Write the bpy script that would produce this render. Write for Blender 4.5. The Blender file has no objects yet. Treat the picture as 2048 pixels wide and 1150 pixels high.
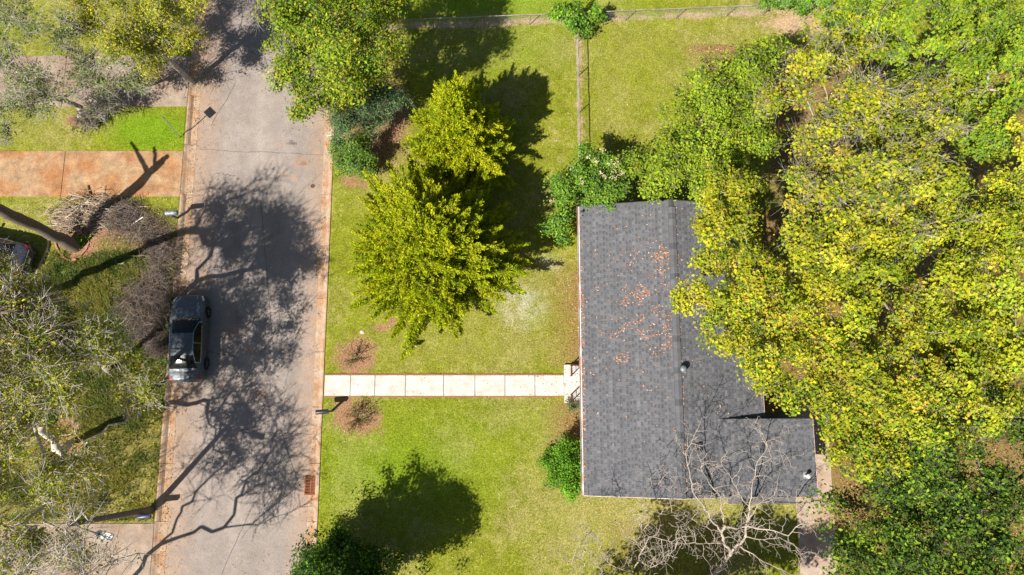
import bpy, math, random
import numpy as np
from mathutils import Vector, Matrix
random.seed(7)
rng = np.random.default_rng(7)
R = math.radians
scene = bpy.context.scene
COL = scene.collection

# ------------------------------------------------------------ camera, light, exposure
CAM_H = 38.0
TILT = R(8.98)
FOC = 1365.0                                   # focal length in pixels of a 2048 wide picture
cam_d = bpy.data.cameras.new('camera')
cam_d.sensor_width = 36.0
cam_d.lens = 36.0 * FOC / 2048.0
cam_d.clip_end = 1000
cam = bpy.data.objects.new('camera', cam_d)
COL.objects.link(cam)
cam.location = (0, 0, CAM_H)
cam.rotation_euler = (TILT, 0, 0)
scene.camera = cam

SUN_EL = R(49.0)
SUN_DIR = Vector((-0.72, -0.694, 0)).normalized()      # horizontal direction towards the sun
world = bpy.data.worlds.new('World')
scene.world = world
world.use_nodes = True
wn = world.node_tree.nodes
sky = wn.new('ShaderNodeTexSky')
sky.sky_type = 'NISHITA'
sky.sun_disc = False
sky.sun_elevation = SUN_EL
sky.sun_rotation = math.atan2(SUN_DIR.x, SUN_DIR.y)
wn['Background'].inputs['Strength'].default_value = 0.052
world.node_tree.links.new(sky.outputs[0], wn['Background'].inputs['Color'])
sun_d = bpy.data.lights.new('sun', 'SUN')
sun_d.energy = 5.0
sun_d.angle = R(0.55)
sun_d.color = (1.0, 0.95, 0.86)
sun = bpy.data.objects.new('sun', sun_d)
COL.objects.link(sun)
sdir = Vector((SUN_DIR.x * math.cos(SUN_EL), SUN_DIR.y * math.cos(SUN_EL), math.sin(SUN_EL)))
sun.rotation_euler = sdir.to_track_quat('Z', 'Y').to_euler()
scene.view_settings.view_transform = 'Standard'
scene.view_settings.look = 'None'
scene.view_settings.exposure = 0.75
scene.view_settings.gamma = 1
scene.render.engine = 'CYCLES'
scene.cycles.max_bounces = 6
scene.cycles.diffuse_bounces = 3
scene.cycles.transmission_bounces = 4
scene.cycles.transparent_max_bounces = 4

# ------------------------------------------------------------ measuring helpers
CT, ST = math.cos(TILT), math.sin(TILT)


def P(px, py, z=0.0):
    """the point of the place seen at (px, py) of the 2048 wide photograph when it lies at height z"""
    u, v = px - 1024.0, py - 575.0
    s = (CAM_H - z) / (FOC * CT + v * ST)
    return Vector((u * s, s * (-v * CT + FOC * ST), z))


def to_px(x, y, z=0.0):
    dz = z - CAM_H
    d = y * ST - dz * CT
    return 1024 + FOC * x / d, 575 - FOC * (y * CT + dz * ST) / d


def _hash(ix, iy, seed):
    n = (ix.astype(np.int64) * 374761393 + iy.astype(np.int64) * 668265263 + seed * 1442695041) & 0x7fffffff
    n = ((n ^ (n >> 13)) * 1274126177) & 0x7fffffff
    return ((n ^ (n >> 16)) & 0xffff) / 65535.0


def noise2(x, y, seed=0):
    ix, iy = np.floor(x), np.floor(y)
    fx, fy = x - ix, y - iy
    fx, fy = fx * fx * (3 - 2 * fx), fy * fy * (3 - 2 * fy)
    a, b = _hash(ix, iy, seed), _hash(ix + 1, iy, seed)
    c, d = _hash(ix, iy + 1, seed), _hash(ix + 1, iy + 1, seed)
    return (a * (1 - fx) + b * fx) * (1 - fy) + (c * (1 - fx) + d * fx) * fy


def fbm(x, y, seed=0, octv=4):
    s, a, t = 0, 1.0, 0
    for k in range(octv):
        s = s + a * noise2(x * 2 ** k, y * 2 ** k, seed + k)
        t += a
        a *= 0.55
    return s / t


# ------------------------------------------------------------ materials
MATS = {}


def mat(name, col=(.5, .5, .5), rough=.7, metal=0.0, spec=.3, noise=0.0, nscale=8.0, bump=0.0, bscale=60.0,
        attr=None, col2=None, speck=0.0, coat=0.0, sss=None, lines=None):
    if name in MATS:
        return MATS[name]
    m = bpy.data.materials.new(name)
    m.use_nodes = True
    nt = m.node_tree
    N, L = nt.nodes, nt.links
    b = N['Principled BSDF']
    b.inputs['Roughness'].default_value = rough
    b.inputs['Metallic'].default_value = metal
    b.inputs['Specular IOR Level'].default_value = spec
    b.inputs['Coat Weight'].default_value = coat
    geo = N.new('ShaderNodeNewGeometry')
    if attr:
        a = N.new('ShaderNodeAttribute')
        a.attribute_name = attr
        src = a.outputs['Color']
    else:
        c = N.new('ShaderNodeRGB')
        c.outputs[0].default_value = (*col, 1)
        src = c.outputs[0]
    if col2 is not None:
        n = N.new('ShaderNodeTexNoise')
        n.inputs['Scale'].default_value = nscale * .35
        n.inputs['Detail'].default_value = 5
        L.new(geo.outputs['Position'], n.inputs['Vector'])
        rp = N.new('ShaderNodeValToRGB')
        rp.color_ramp.elements[0].position = .42
        rp.color_ramp.elements[1].position = .62
        L.new(n.outputs['Fac'], rp.inputs[0])
        mx = N.new('ShaderNodeMixRGB')
        L.new(rp.outputs[0], mx.inputs['Fac'])
        L.new(src, mx.inputs['Color1'])
        mx.inputs['Color2'].default_value = (*col2, 1)
        src = mx.outputs[0]
    if noise > 0:
        n = N.new('ShaderNodeTexNoise')
        n.inputs['Scale'].default_value = nscale
        n.inputs['Detail'].default_value = 6
        n.inputs['Roughness'].default_value = .65
        L.new(geo.outputs['Position'], n.inputs['Vector'])
        mr = N.new('ShaderNodeMapRange')
        mr.inputs[1].default_value = .25
        mr.inputs[2].default_value = .75
        mr.inputs[3].default_value = 1 - noise
        mr.inputs[4].default_value = 1 + noise
        L.new(n.outputs['Fac'], mr.inputs[0])
        mm = N.new('ShaderNodeVectorMath')
        mm.operation = 'SCALE'
        L.new(src, mm.inputs[0])
        L.new(mr.outputs[0], mm.inputs['Scale'])
        src = mm.outputs[0]
    if speck > 0:
        w = N.new('ShaderNodeTexWhiteNoise')
        sc = N.new('ShaderNodeVectorMath')
        sc.operation = 'SCALE'
        sc.inputs['Scale'].default_value = 28.0
        fl = N.new('ShaderNodeVectorMath')
        fl.operation = 'FLOOR'
        L.new(geo.outputs['Position'], sc.inputs[0])
        L.new(sc.outputs[0], fl.inputs[0])
        L.new(fl.outputs[0], w.inputs['Vector'])
        mr = N.new('ShaderNodeMapRange')
        mr.inputs[3].default_value = 1 - speck
        mr.inputs[4].default_value = 1 + speck
        L.new(w.outputs['Value'], mr.inputs[0])
        mm = N.new('ShaderNodeVectorMath')
        mm.operation = 'SCALE'
        L.new(src, mm.inputs[0])
        L.new(mr.outputs[0], mm.inputs['Scale'])
        src = mm.outputs[0]
    L.new(src, b.inputs['Base Color'])
    if bump > 0:
        n = N.new('ShaderNodeTexNoise')
        n.inputs['Scale'].default_value = bscale
        n.inputs['Detail'].default_value = 4
        L.new(geo.outputs['Position'], n.inputs['Vector'])
        bp = N.new('ShaderNodeBump')
        bp.inputs['Strength'].default_value = bump
        bp.inputs['Distance'].default_value = .03
        L.new(n.outputs['Fac'], bp.inputs['Height'])
        L.new(bp.outputs[0], b.inputs['Normal'])
    if sss is not None:                     # thin leaves: light also passes through
        tr = N.new('ShaderNodeBsdfTranslucent')
        tc = N.new('ShaderNodeVectorMath')
        tc.operation = 'MULTIPLY'
        tc.inputs[1].default_value = (1.25, 1.2, .5)
        L.new(src, tc.inputs[0])
        L.new(tc.outputs[0], tr.inputs['Color'])
        ms = N.new('ShaderNodeMixShader')
        ms.inputs[0].default_value = sss
        L.new(b.outputs[0], ms.inputs[1])
        L.new(tr.outputs[0], ms.inputs[2])
        L.new(ms.outputs[0], N['Material Output'].inputs['Surface'])
    MATS[name] = m
    return m


M_LEAF = mat('leaf', rough=.6, spec=.10, attr='col', sss=.26)
M_NEEDLE = mat('cedar_foliage', rough=.7, spec=.06, attr='col', sss=.24)
M_BARK = mat('bark', (.16, .125, .10), .9, noise=.35, nscale=9, bump=.5, bscale=30)
M_BARK_PALE = mat('pale_bark', (.36, .32, .28), .85, noise=.3, nscale=7)
M_BARK_BARE = mat('bare_tree_bark', (.45, .38, .31), .85, noise=.25, nscale=5, col2=(.30, .25, .22))
M_GRASS = mat('grass_blades', rough=.7, spec=.15, attr='col', sss=.3)
M_DRY = mat('dry_leaf', rough=.8, spec=.15, attr='col', sss=.15)
M_COL = mat('coloured', rough=.75, spec=.2, attr='col')
M_CONC = mat('pale_concrete', (.54, .52, .48), .85, noise=.12, nscale=4, bump=.35, bscale=90, speck=.10, col2=(.47, .43, .38))
M_WHITE = mat('white_paint', (.78, .77, .75), .45, noise=.05, nscale=6)
M_BLACKP = mat('black_plastic', (.035, .036, .042), .35, noise=.1, nscale=12)
M_IRON = mat('oxide_iron', (.11, .028, .02), .6, noise=.25, nscale=30)
M_RUST = mat('rusty_iron', (.24, .085, .035), .8, noise=.4, nscale=18, bump=.4)
M_GALV = mat('galvanised_steel', (.42, .42, .42), .42, metal=.6, noise=.18, nscale=9)
M_WOODP = mat('weathered_wood', (.17, .14, .115), .85, noise=.3, nscale=10, bump=.4)
M_DARK = mat('dark_void', (.02, .02, .02), .9)
M_GLASS = mat('dark_glass', (.006, .008, .009), .12, spec=.35)
M_WINDOW = mat('window_glass', (.03, .04, .05), .08, spec=.7)
M_TYRE = mat('tyre_rubber', (.02, .02, .02), .85)
M_RIM = mat('alloy_rim', (.32, .32, .33), .35, metal=.8)


# ------------------------------------------------------------ mesh helpers
def setp(o, label=None, cat=None, group=None, kind=None):
    if label:
        o['label'] = label
    if cat:
        o['category'] = cat
    if group:
        o['group'] = group
    if kind:
        o['kind'] = kind
    return o


def empty(name, loc=(0, 0, 0), rz=0.0, **k):
    o = bpy.data.objects.new(name, None)
    COL.objects.link(o)
    o.location = loc
    o.rotation_euler = (0, 0, rz)
    o.empty_display_size = .3
    return setp(o, **k)


def link(name, me, parent=None, **k):
    o = bpy.data.objects.new(name, me)
    COL.objects.link(o)
    if parent is not None:
        o.parent = parent
    return setp(o, **k)


def np_mesh(name, V, F, material, col=None, smooth=False):
    """V (n,3), F (m,k) all faces with k corners, col (m,3) one colour per face"""
    me = bpy.data.meshes.new(name)
    V = np.asarray(V, np.float32)
    F = np.asarray(F, np.int32)
    m, k = F.shape
    me.vertices.add(len(V))
    me.vertices.foreach_set('co', V.ravel())
    me.loops.add(m * k)
    me.loops.foreach_set('vertex_index', F.ravel())
    me.polygons.add(m)
    me.polygons.foreach_set('loop_start', np.arange(m, dtype=np.int32) * k)
    me.polygons.foreach_set('loop_total', np.full(m, k, np.int32))
    me.update(calc_edges=True)
    if col is not None:
        a = me.attributes.new('col', 'FLOAT_COLOR', 'FACE')
        c = np.ones((m, 4), np.float32)
        c[:, :3] = col
        a.data.foreach_set('color', c.ravel())
    me.polygons.foreach_set('use_smooth', np.full(m, smooth))
    me.materials.append(material)
    return me


class MB:
    def __init__(s):
        s.v, s.f = [], []

    def add(s, vs, fs):
        n = len(s.v)
        s.v += [tuple(v) for v in vs]
        s.f += [tuple(i + n for i in f) for f in fs]
        return s

    def box(s, x0, x1, y0, y1, z0, z1, bev=0.0):
        b = bev
        if b <= 0:
            vs = [(x, y, z) for z in (z0, z1) for x, y in ((x0, y0), (x1, y0), (x1, y1), (x0, y1))]
            return s.add(vs, [(3, 2, 1, 0), (4, 5, 6, 7), (0, 1, 5, 4), (1, 2, 6, 5), (2, 3, 7, 6), (3, 0, 4, 7)])
        vs = [(x0, y0, z0), (x1, y0, z0), (x1, y1, z0), (x0, y1, z0),
              (x0, y0, z1 - b), (x1, y0, z1 - b), (x1, y1, z1 - b), (x0, y1, z1 - b),
              (x0 + b, y0 + b, z1), (x1 - b, y0 + b, z1), (x1 - b, y1 - b, z1), (x0 + b, y1 - b, z1)]
        fs = [(3, 2, 1, 0), (8, 9, 10, 11)]
        for k in (0, 4):
            for i in range(4):
                j = (i + 1) % 4
                fs.append((k + i, k + j, k + 4 + j, k + 4 + i))
        return s.add(vs, fs)

    def prism(s, pts, z0, z1):
        n = len(pts)
        vs = [(x, y, z0) for x, y in pts] + [(x, y, z1) for x, y in pts]
        return s.add(vs, [tuple(range(n))[::-1], tuple(range(n, 2 * n))] + [(i, (i + 1) % n, n + (i + 1) % n, n + i) for i in range(n)])

    def tube(s, pts, rad, k=8, cap=True):
        pts = [Vector(p) for p in pts]
        if not isinstance(rad, (list, tuple)):
            rad = [rad] * len(pts)
        vs = []
        for i, p in enumerate(pts):
            d = (pts[min(i + 1, len(pts) - 1)] - pts[max(i - 1, 0)]).normalized()
            a = d.orthogonal().normalized() if abs(d.z) > .9 else d.cross(Vector((0, 0, 1))).normalized()
            b = d.cross(a)
            for j in range(k):
                t = 2 * math.pi * j / k
                vs.append(p + (a * math.cos(t) + b * math.sin(t)) * rad[i])
        fs = []
        for i in range(len(pts) - 1):
            for j in range(k):
                fs.append((i * k + j, i * k + (j + 1) % k, (i + 1) * k + (j + 1) % k, (i + 1) * k + j))
        if cap:
            fs.append(tuple(range(k)))
            fs.append(tuple(range((len(pts) - 1) * k, len(pts) * k))[::-1])
        return s.add(vs, fs)

    def lathe(s, c, prof, k=16):
        vs = []
        for r, z in prof:
            for j in range(k):
                t = 2 * math.pi * j / k
                vs.append((c[0] + r * math.cos(t), c[1] + r * math.sin(t), c[2] + z))
        fs = []
        for i in range(len(prof) - 1):
            for j in range(k):
                fs.append((i * k + j, i * k + (j + 1) % k, (i + 1) * k + (j + 1) % k, (i + 1) * k + j))
        fs.append(tuple(range(k))[::-1])
        fs.append(tuple(range((len(prof) - 1) * k, len(prof) * k)))
        return s.add(vs, fs)

    def mesh(s, name, material, smooth=False):
        me = bpy.data.meshes.new(name)
        me.from_pydata(s.v, [], s.f)
        me.materials.append(material)
        if smooth:
            me.polygons.foreach_set('use_smooth', [True] * len(me.polygons))
            try:
                me.set_sharp_from_angle(angle=R(40))
            except Exception:
                pass
        me.update()
        return me

    def build(s, name, material, parent=None, smooth=False, **k):
        return link(name, s.mesh(name, material, smooth), parent, **k)


# ------------------------------------------------------------ ground
def ell(px, py, cx, cy, rx, ry, soft=.35, rot=0.0):
    dx, dy = px - cx, py - cy
    if rot:
        c, s_ = math.cos(rot), math.sin(rot)
        dx, dy = dx * c + dy * s_, -dx * s_ + dy * c
    d = np.sqrt((dx / rx) ** 2 + (dy / ry) ** 2)
    return np.clip((1 + soft - d) / (2 * soft), 0, 1)


def masks(x, y):
    """clay, litter, dry grass, lush grass and pale scuff over the ground, from where they lie"""
    px, py = to_px(x, y, 0)
    n1 = fbm(x * .9, y * .9, 3)
    n2 = fbm(x * 3.0, y * 3.0, 11)
    clay = np.zeros_like(x)
    for a in ((703, 716, 36, 36), (720, 712, 30, 40), (716, 838, 50, 34), (692, 826, 24, 30), (713, 362, 40, 14), (778, 240, 34, 46), (725, 300, 55, 40),
              (160, 240, 34, 12), (128, 893, 34, 22), (133, 845, 26, 22), (155, 490, 42, 30), (190, 445, 60, 34),
              (765, 655, 16, 7), (1140, 410, 20, 14), (786, 645, 14, 9), (1000, 300, 0.1, 0.1)):
        clay = np.maximum(clay, ell(px, py, *a, soft=.4))
    fy = 50 - (px - 780) * .040
    fl = np.exp(-((py - fy - 5) / 7.0) ** 2) * (px > 780) * (px < 1660)
    fl2 = np.exp(-((px - 1157 - (py - 60) * .02) / 9) ** 2) * (py > 20) * (py < 300)
    tan = np.maximum(fl * .74, fl2 * .72)
    tan = np.maximum(tan, ell(px, py, 1590, 48, 70, 22) * .95)
    litter = np.zeros_like(x)
    litter = np.maximum(litter, np.clip((px - 1085) / 80, 0, 1) * (py > 490) * (py < 735) * (px < 1200) * np.clip((py - 490) / 80, 0, 1))
    litter = np.maximum(litter, np.clip((px - 1085) / 50, 0, 1) * (py > 800) * (py < 900) * (px < 1200) * .9)
    litter = np.maximum(litter, np.clip((px - 1450 + (py < 420) * (-100 + (420 - py) * .6)) / 60, 0, 1) * (py > 90) * ((py < 960) | (px > 1650)))
    litter = np.maximum(litter, np.clip((150 - np.abs(px - 1330)) / 60, 0, 1) * (py > 1040) * .25)
    litter = np.maximum(litter, (px < 372) * (py > 560) * .32)
    litter = np.maximum(litter, ell(px, py, 760, 230, 60, 110) * .6)
    litter = np.maximum(litter, ell(px, py, 250, 470, 110, 60) * .7)
    litter = np.maximum(litter, ell(px, py, 310, 610, 60, 80) * .7)
    dry = ell(px, py, 1200, 1040, 130, 80, .6) * .8
    for a, w in (((935, 640, 160, 40), .45), ((1130, 900, 60, 120), .6), ((1000, 690, 180, 40), .5), ((860, 700, 140, 40), .45), ((1290, 90, 280, 60), .35), ((1230, 200, 70, 60), .35),
                 ((760, 350, 60, 60), .5), ((230, 950, 110, 130), .7), ((60, 480, 60, 60), .3), ((90, 265, 90, 30), .5), ((830, 420, 60, 60), .4), ((750, 780, 90, 14), .5), ((1450, 1000, 300, 40), .6)):
        dry = np.maximum(dry, ell(px, py, *a, soft=.7) * w)
    lush = ell(px, py, 300, 262, 80, 40, .4)
    lush = np.maximum(lush, ell(px, py, 800, 940, 170, 90, .7) * .7)
    lush = np.maximum(lush, ell(px, py, 860, 860, 220, 60, .7) * .35)
    lush = np.maximum(lush, ell(px, py, 990, 10, 220, 30, .6) * .8)
    lush = np.maximum(lush, ell(px, py, 1000, 90, 150, 60, .6) * .4)
    pale = ell(px, py, 1045, 612, 36, 32, .8) * .6
    pale = np.maximum(pale, ell(px, py, 1100, 525, 20, 12, .8) * .6)
    n4 = fbm(x * 8.0, y * 8.0, 17)
    j = (n1 - .5) * 1.3 + (n2 - .5) * 1.2 + (n4 - .5) * .9
    f = lambda m, lo=.22, hi=.95: np.clip((m + j * .8 * (m > .02) - lo) / (hi - lo), 0, 1)
    return f(clay), f(tan), np.clip(litter * (.55 + n2 * .9), 0, 1), np.clip(dry + j * .5 * (dry > .02), 0, 1), lush, np.clip(pale * (n2 * 2 - .3), 0, 1)


G_GREEN = np.array((.195, .213, .017))
G_LUSH = np.array((.15, .24, .010))
G_DRY = np.array((.30, .265, .085))
G_CLAY = np.array((.29, .16, .09))
G_TAN = np.array((.44, .30, .18))
G_LIT = np.array((.22, .12, .06))
G_PALE = np.array((.46, .46, .36))


def ground_col(x, y):
    clay, tan, lit, dry, lush, pale = [a[..., None] for a in masks(x, y)]
    n = fbm(x * .35, y * .35, 21)[..., None]
    n3 = fbm(x * 1.7, y * 1.7, 31)[..., None]
    n5 = fbm(x * 6.0, y * 6.0, 37, 3)[..., None]
    n = n + (n5 - .5) * .5 + (n3 - .5) * .35
    dk = np.clip((n - .45) * 2.6, 0, .8)
    c = G_GREEN * (1 - dk) + G_DRY * .88 * dk
    c = c * (.80 + .40 * n3) * (.78 + .44 * n5)
    pxx, pyy = to_px(x, y, 0)
    weed_shade = ((pxx < 352) * (pyy > 415) * np.clip((900 - pyy) / 120, .25, 1) * (1 - ell(pxx, pyy, 40, 470, 90, 60, .3)))[..., None] * .65  # crown shade and deep weed green painted into the left yard ground
    c = c * (1 - weed_shade) + np.array((.075, .115, .022)) * (.7 + .6 * n5) * weed_shade
    c = c * (1 - lush) + G_LUSH * lush * (.85 + .3 * n3)
    c = c * (1 - dry * .75) + G_DRY * dry * .75
    c = c * (1 - pale) + G_PALE * pale
    c = c * (1 - lit * .8) + G_LIT * lit * .8
    c = c * (1 - tan) + G_TAN * tan
    c = c * (1 - clay) + G_CLAY * clay
    return c


ROAD_L, ROAD_R = -18.45, -11.0
KERB_L, KERB_R = -19.1, -10.4
DW1 = (P(100, 393).y, P(100, 302).y)        # stained driveway
DW2 = (P(150, 213).y, P(150, 112).y)        # driveway behind the multi-stemmed tree
DW3 = (P(150, 1155).y - .6, P(150, 1047).y)  # driveway at the bottom


def axis(lo, hi, step, far):
    a = np.arange(lo, hi + step / 2, step)
    e = np.array([1, 3, 8, 20, 50, 110, far])
    return np.concatenate([lo - e[::-1], a, hi + e])


gx = axis(-34, 34, .12, 220)
gy = axis(-16, 24, .12, 220)
X, Y = np.meshgrid(gx, gy)
inroad = (X > KERB_L + .02) & (X < KERB_R - .02)
Z = (fbm(X * .8, Y * .8, 5) - .5) * .05 + (fbm(X * 4, Y * 4, 9) - .5) * .02
Z = np.where(inroad, -.30, Z)
V = np.stack([X, Y, Z], -1).reshape(-1, 3)
ny, nx = X.shape
ii = (np.arange(ny - 1)[:, None] * nx + np.arange(nx - 1)[None]).ravel()
F = np.stack([ii, ii + 1, ii + nx + 1, ii + nx], 1)
cx = (X[:-1, :-1] + X[1:, 1:]) / 2
cy = (Y[:-1, :-1] + Y[1:, 1:]) / 2
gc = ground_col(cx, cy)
far_ = ((np.abs(cx) > 34) | (cy < -16) | (cy > 24))[..., None]
gc = np.where(far_, G_GREEN * .85 + G_DRY * .12, gc).reshape(-1, 3)
m_ground = mat('ground_turf', attr='col', rough=.95, spec=.1, noise=.42, nscale=11, bump=1.0, bscale=40, speck=.34)
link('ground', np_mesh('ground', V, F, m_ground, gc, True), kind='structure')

# ------------------------------------------------------------ road, kerbs, drives, footpath
rx = np.arange(ROAD_L, ROAD_R + .001, (ROAD_R - ROAD_L) / 62)
ry = np.arange(-60, 70, .14)
X, Y = np.meshgrid(rx, ry)
crown = .05 * (1 - ((X - (ROAD_L + ROAD_R) / 2) / 3.7) ** 2)
V = np.stack([X, Y, -.13 + crown], -1).reshape(-1, 3)
ny, nx = X.shape
ii = (np.arange(ny - 1)[:, None] * nx + np.arange(nx - 1)[None]).ravel()
F = np.stack([ii, ii + 1, ii + nx + 1, ii + nx], 1)
cx = ((X[:-1, :-1] + X[1:, 1:]) / 2)
cy = ((Y[:-1, :-1] + Y[1:, 1:]) / 2)
base = np.array((.282, .238, .210))
n = fbm(cx * .5, cy * .22, 41)[..., None]
n2 = fbm(cx * 4, cy * 4, 43)[..., None]
n = (n - .5) * 1.7 + .5
c = base * (.86 + .28 * n) * (.90 + .20 * n2)
lane = sum(w * np.exp(-((cx - (ROAD_L + ROAD_R) / 2 - o) / .38) ** 2) for o, w in ((0, .07), (-2.5, -.06), (-1.0, -.06), (1.0, -.06), (2.5, -.06)))[..., None]
c = c * (1 + lane)
edge = np.clip(np.maximum(1 - (ROAD_R - cx) / 1.3, 1 - (cx - ROAD_L) / 1.8), 0, 1)[..., None]
c2 = np.array((.38, .24, .15))
e = np.clip(edge * (n2 * 1.3) * .8, 0, 1)
c = c * (1 - e) + c2 * e
px, py = to_px(cx, cy, -.1)
for (a, b, r1, r2, w) in ((583, 285, 5, 4, .6), (590, 288, 4, 3, .55), (608, 327, 6, 4, .6), (601, 327, 3, 3, .4), (480, 640, 14, 10, .3), (575, 286, 3, 2, .4)):
    k = (ell(px, py, a, b, r1, r2, .4) * w)[..., None]
    c = c * (1 - k) + np.array((.06, .045, .04)) * k
for (a, b, r1, r2, w) in ((600, 325, 14, 9, .4), (588, 355, 6, 5, .6), (568, 350, 5, 4, .5), (560, 290, 8, 4, .3), (500, 700, 10, 6, .5), (520, 790, 12, 7, .5), (465, 660, 16, 12, .35),
                          (440, 770, 10, 6, .4), (410, 560, 8, 20, .4), (395, 620, 6, 30, .4)):
    k = (ell(px, py, a, b, r1, r2, .5) * w)[..., None]
    c = c * (1 - k) + np.array((.45, .25, .14)) * k
m_road = mat('asphalt', attr='col', rough=.92, spec=.2, noise=.13, nscale=1.6, bump=.5, bscale=110, speck=.13)
link('road', np_mesh('road', V, F, m_road, c.reshape(-1, 3), True), kind='structure')


def crack(pts, w=.018):
    V, F = [], []
    for i, p in enumerate(pts):
        a, b = Vector(pts[max(i - 1, 0)]), Vector(pts[min(i + 1, len(pts) - 1)])
        d = (b - a).normalized()
        nrm = Vector((-d.y, d.x))
        ww = w * random.uniform(.5, 1.4)
        for s_ in (-1, 1):
            q = Vector(p) + nrm * ww * s_
            V.append((q.x, q.y, -.125 + .05 * (1 - ((q.x - (ROAD_L + ROAD_R) / 2) / 3.7) ** 2) + .004))
    for i in range(len(pts) - 1):
        F.append((2 * i, 2 * i + 1, 2 * i + 3, 2 * i + 2))
    return V, F


cr = MB()
for (x0, y0, x1, y1) in ((397, 296, 645, 300), (640, 345, 560, 420), (430, 345, 470, 355), (560, 860, 600, 980), (500, 1020, 440, 1150), (420, 250, 470, 160), (480, 860, 630, 868), (520, 400, 545, 700), (390, 700, 470, 712), (530, 160, 640, 175), (560, 980, 480, 1080)):
    a, b = P(x0, y0), P(x1, y1)
    pts = []
    nn = 40
    off = 0
    for i in range(nn + 1):
        off += random.uniform(-.03, .03)
        q = a.lerp(b, i / nn)
        pts.append((q.x, q.y + off))
    cr.add(*crack(pts, .011))
cr.build('road_crack', mat('crack_tar', (.10, .085, .08), .9), kind='structure')


def kerb_line(x_in, x_out, skips, label):
    """rolled concrete kerb with its gutter, poured in segments with open joints"""
    root = empty('kerb', (0, 0, 0), kind='structure')
    s = 1 if x_out > x_in else -1
    w = abs(x_out - x_in)
    prof = [(0, -.125), (w * .55, -.115), (w * .72, -.02), (w * .86, .028), (w, .03), (w, -.3), (0, -.3)]
    prof_flat = [(0, -.125), (w * .5, -.10), (w * .72, -.06), (w * .86, -.01), (w, .03), (w, -.3), (0, -.3)]
    y = -58.0
    L_ = 3.02
    while y < 66:
        y1 = y + L_ - .022
        mid = (y + y1) / 2
        pr = prof_flat if any(a < mid < b for a, b in skips) else prof
        nrow = 9
        V, F = [], []
        for i in range(nrow):
            yy = y + (y1 - y) * i / (nrow - 1)
            for a, z in pr:
                V.append((x_in + s * a, yy, z + random.uniform(-.003, .003)))
        k = len(pr)
        for i in range(nrow - 1):
            for j in range(k):
                F.append((i * k + j, i * k + (j + 1) % k, (i + 1) * k + (j + 1) % k, (i + 1) * k + j))
        me = bpy.data.meshes.new('kerb_segment')
        me.from_pydata(V, [], F + [tuple(range(k)), tuple(range((nrow - 1) * k, nrow * k))])
        me.materials.append(M_KERB)
        if -17 < y < 24:
            link('kerb_segment', me, root)
        elif -22 < y < 30:
            link('kerb_segment', me, root)
        y += L_
    return root


M_KERB = mat('clay_stained_concrete', (.40, .29, .205), .9, noise=.3, nscale=3.5, bump=.4, bscale=70, speck=.14, col2=(.36, .21, .12))
kerb_line(ROAD_R + .005, KERB_R, [], '')
kerb_line(ROAD_L - .005, KERB_L, [DW1, DW2, DW3], '')


def slabs(name, xs, y0, y1, z, material, gap=.014, th=.12, skew=None, pname='slab'):
    root = empty(name, (0, 0, 0), kind='structure')
    for i in range(len(xs) - 1):
        b = MB()
        t = random.uniform(-.006, .006)
        b.box(xs[i] + gap, xs[i + 1] - gap, y0, y1, z - th, z + t, bev=.008)
        b.build(pname, material, root)
    return root


# front walk, nine slabs as in the photograph
wx = [P(x, 772).x for x in (649, 701, 750, 811, 887, 950, 1010, 1070, 1128)]
wy0, wy1 = P(900, 791.5).y, P(900, 750.5).y
slabs('footpath', wx, wy0, wy1, .045, M_CONC)
# clay strip worn along both edges of the walk
M_CLAY = mat('red_clay', (.27, .12, .06), .95, noise=.25, nscale=12, bump=.6)
for k, (ya, sgn) in enumerate(((wy0, -1), (wy1, 1))):
    V, F = [], []
    nn = 120
    for i in range(nn + 1):
        x = wx[0] + (wx[-1] - wx[0]) * i / nn
        w = .05 + .07 * float(fbm(np.array([x * 2.2]), np.array([k * 9.0]), 77)[0])
        V += [(x, ya + sgn * .004, .036), (x, ya + sgn * w, .030)]
    for i in range(nn):
        F.append((2 * i, 2 * i + 1, 2 * i + 3, 2 * i + 2))
    MB().add(V, F).build('bare_clay_edge', M_CLAY, kind='structure')

M_DRIVE = mat('orange_stained_concrete', (.35, .225, .125), .9, noise=.40, nscale=1.9, bump=.5, bscale=40, speck=.2, col2=(.33, .155, .065))
M_DRIVE2 = mat('beige_concrete', (.32, .25, .195), .9, noise=.30, nscale=1.8, bump=.4, bscale=50, speck=.15, col2=(.27, .19, .135))
slabs('driveway', [-40, -34.5, P(127, 345).x, KERB_L - .006], DW1[0], DW1[1], .035, M_DRIVE)
slabs('driveway', [-40, -34.0, -26.5, KERB_L - .006], DW2[0], DW2[1], .035, M_DRIVE2)
slabs('driveway', [-40, -33.0, -25.5, KERB_L - .006], DW3[0], DW3[1], .035, M_DRIVE2)
# concrete behind the house
cxs = [P(1640, 1000).x, P(1690, 1000).x + .4]
b = MB()
b.box(15.25, 17.25, -22, P(1660, 760).y, -.1, .03, bev=.01)
MB().box(11.6, 15.24, -5.75, -1.0, -.1, .028, bev=.01).build('carport_slab', mat('dark_slab', (.13, .12, .12), .9, noise=.2, nscale=3), kind='structure')
b.build('driveway', mat('dusty_concrete', (.40, .31, .24), .9, noise=.22, nscale=2.0, bump=.3, speck=.1, col2=(.38, .25, .17)), kind='structure')

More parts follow.
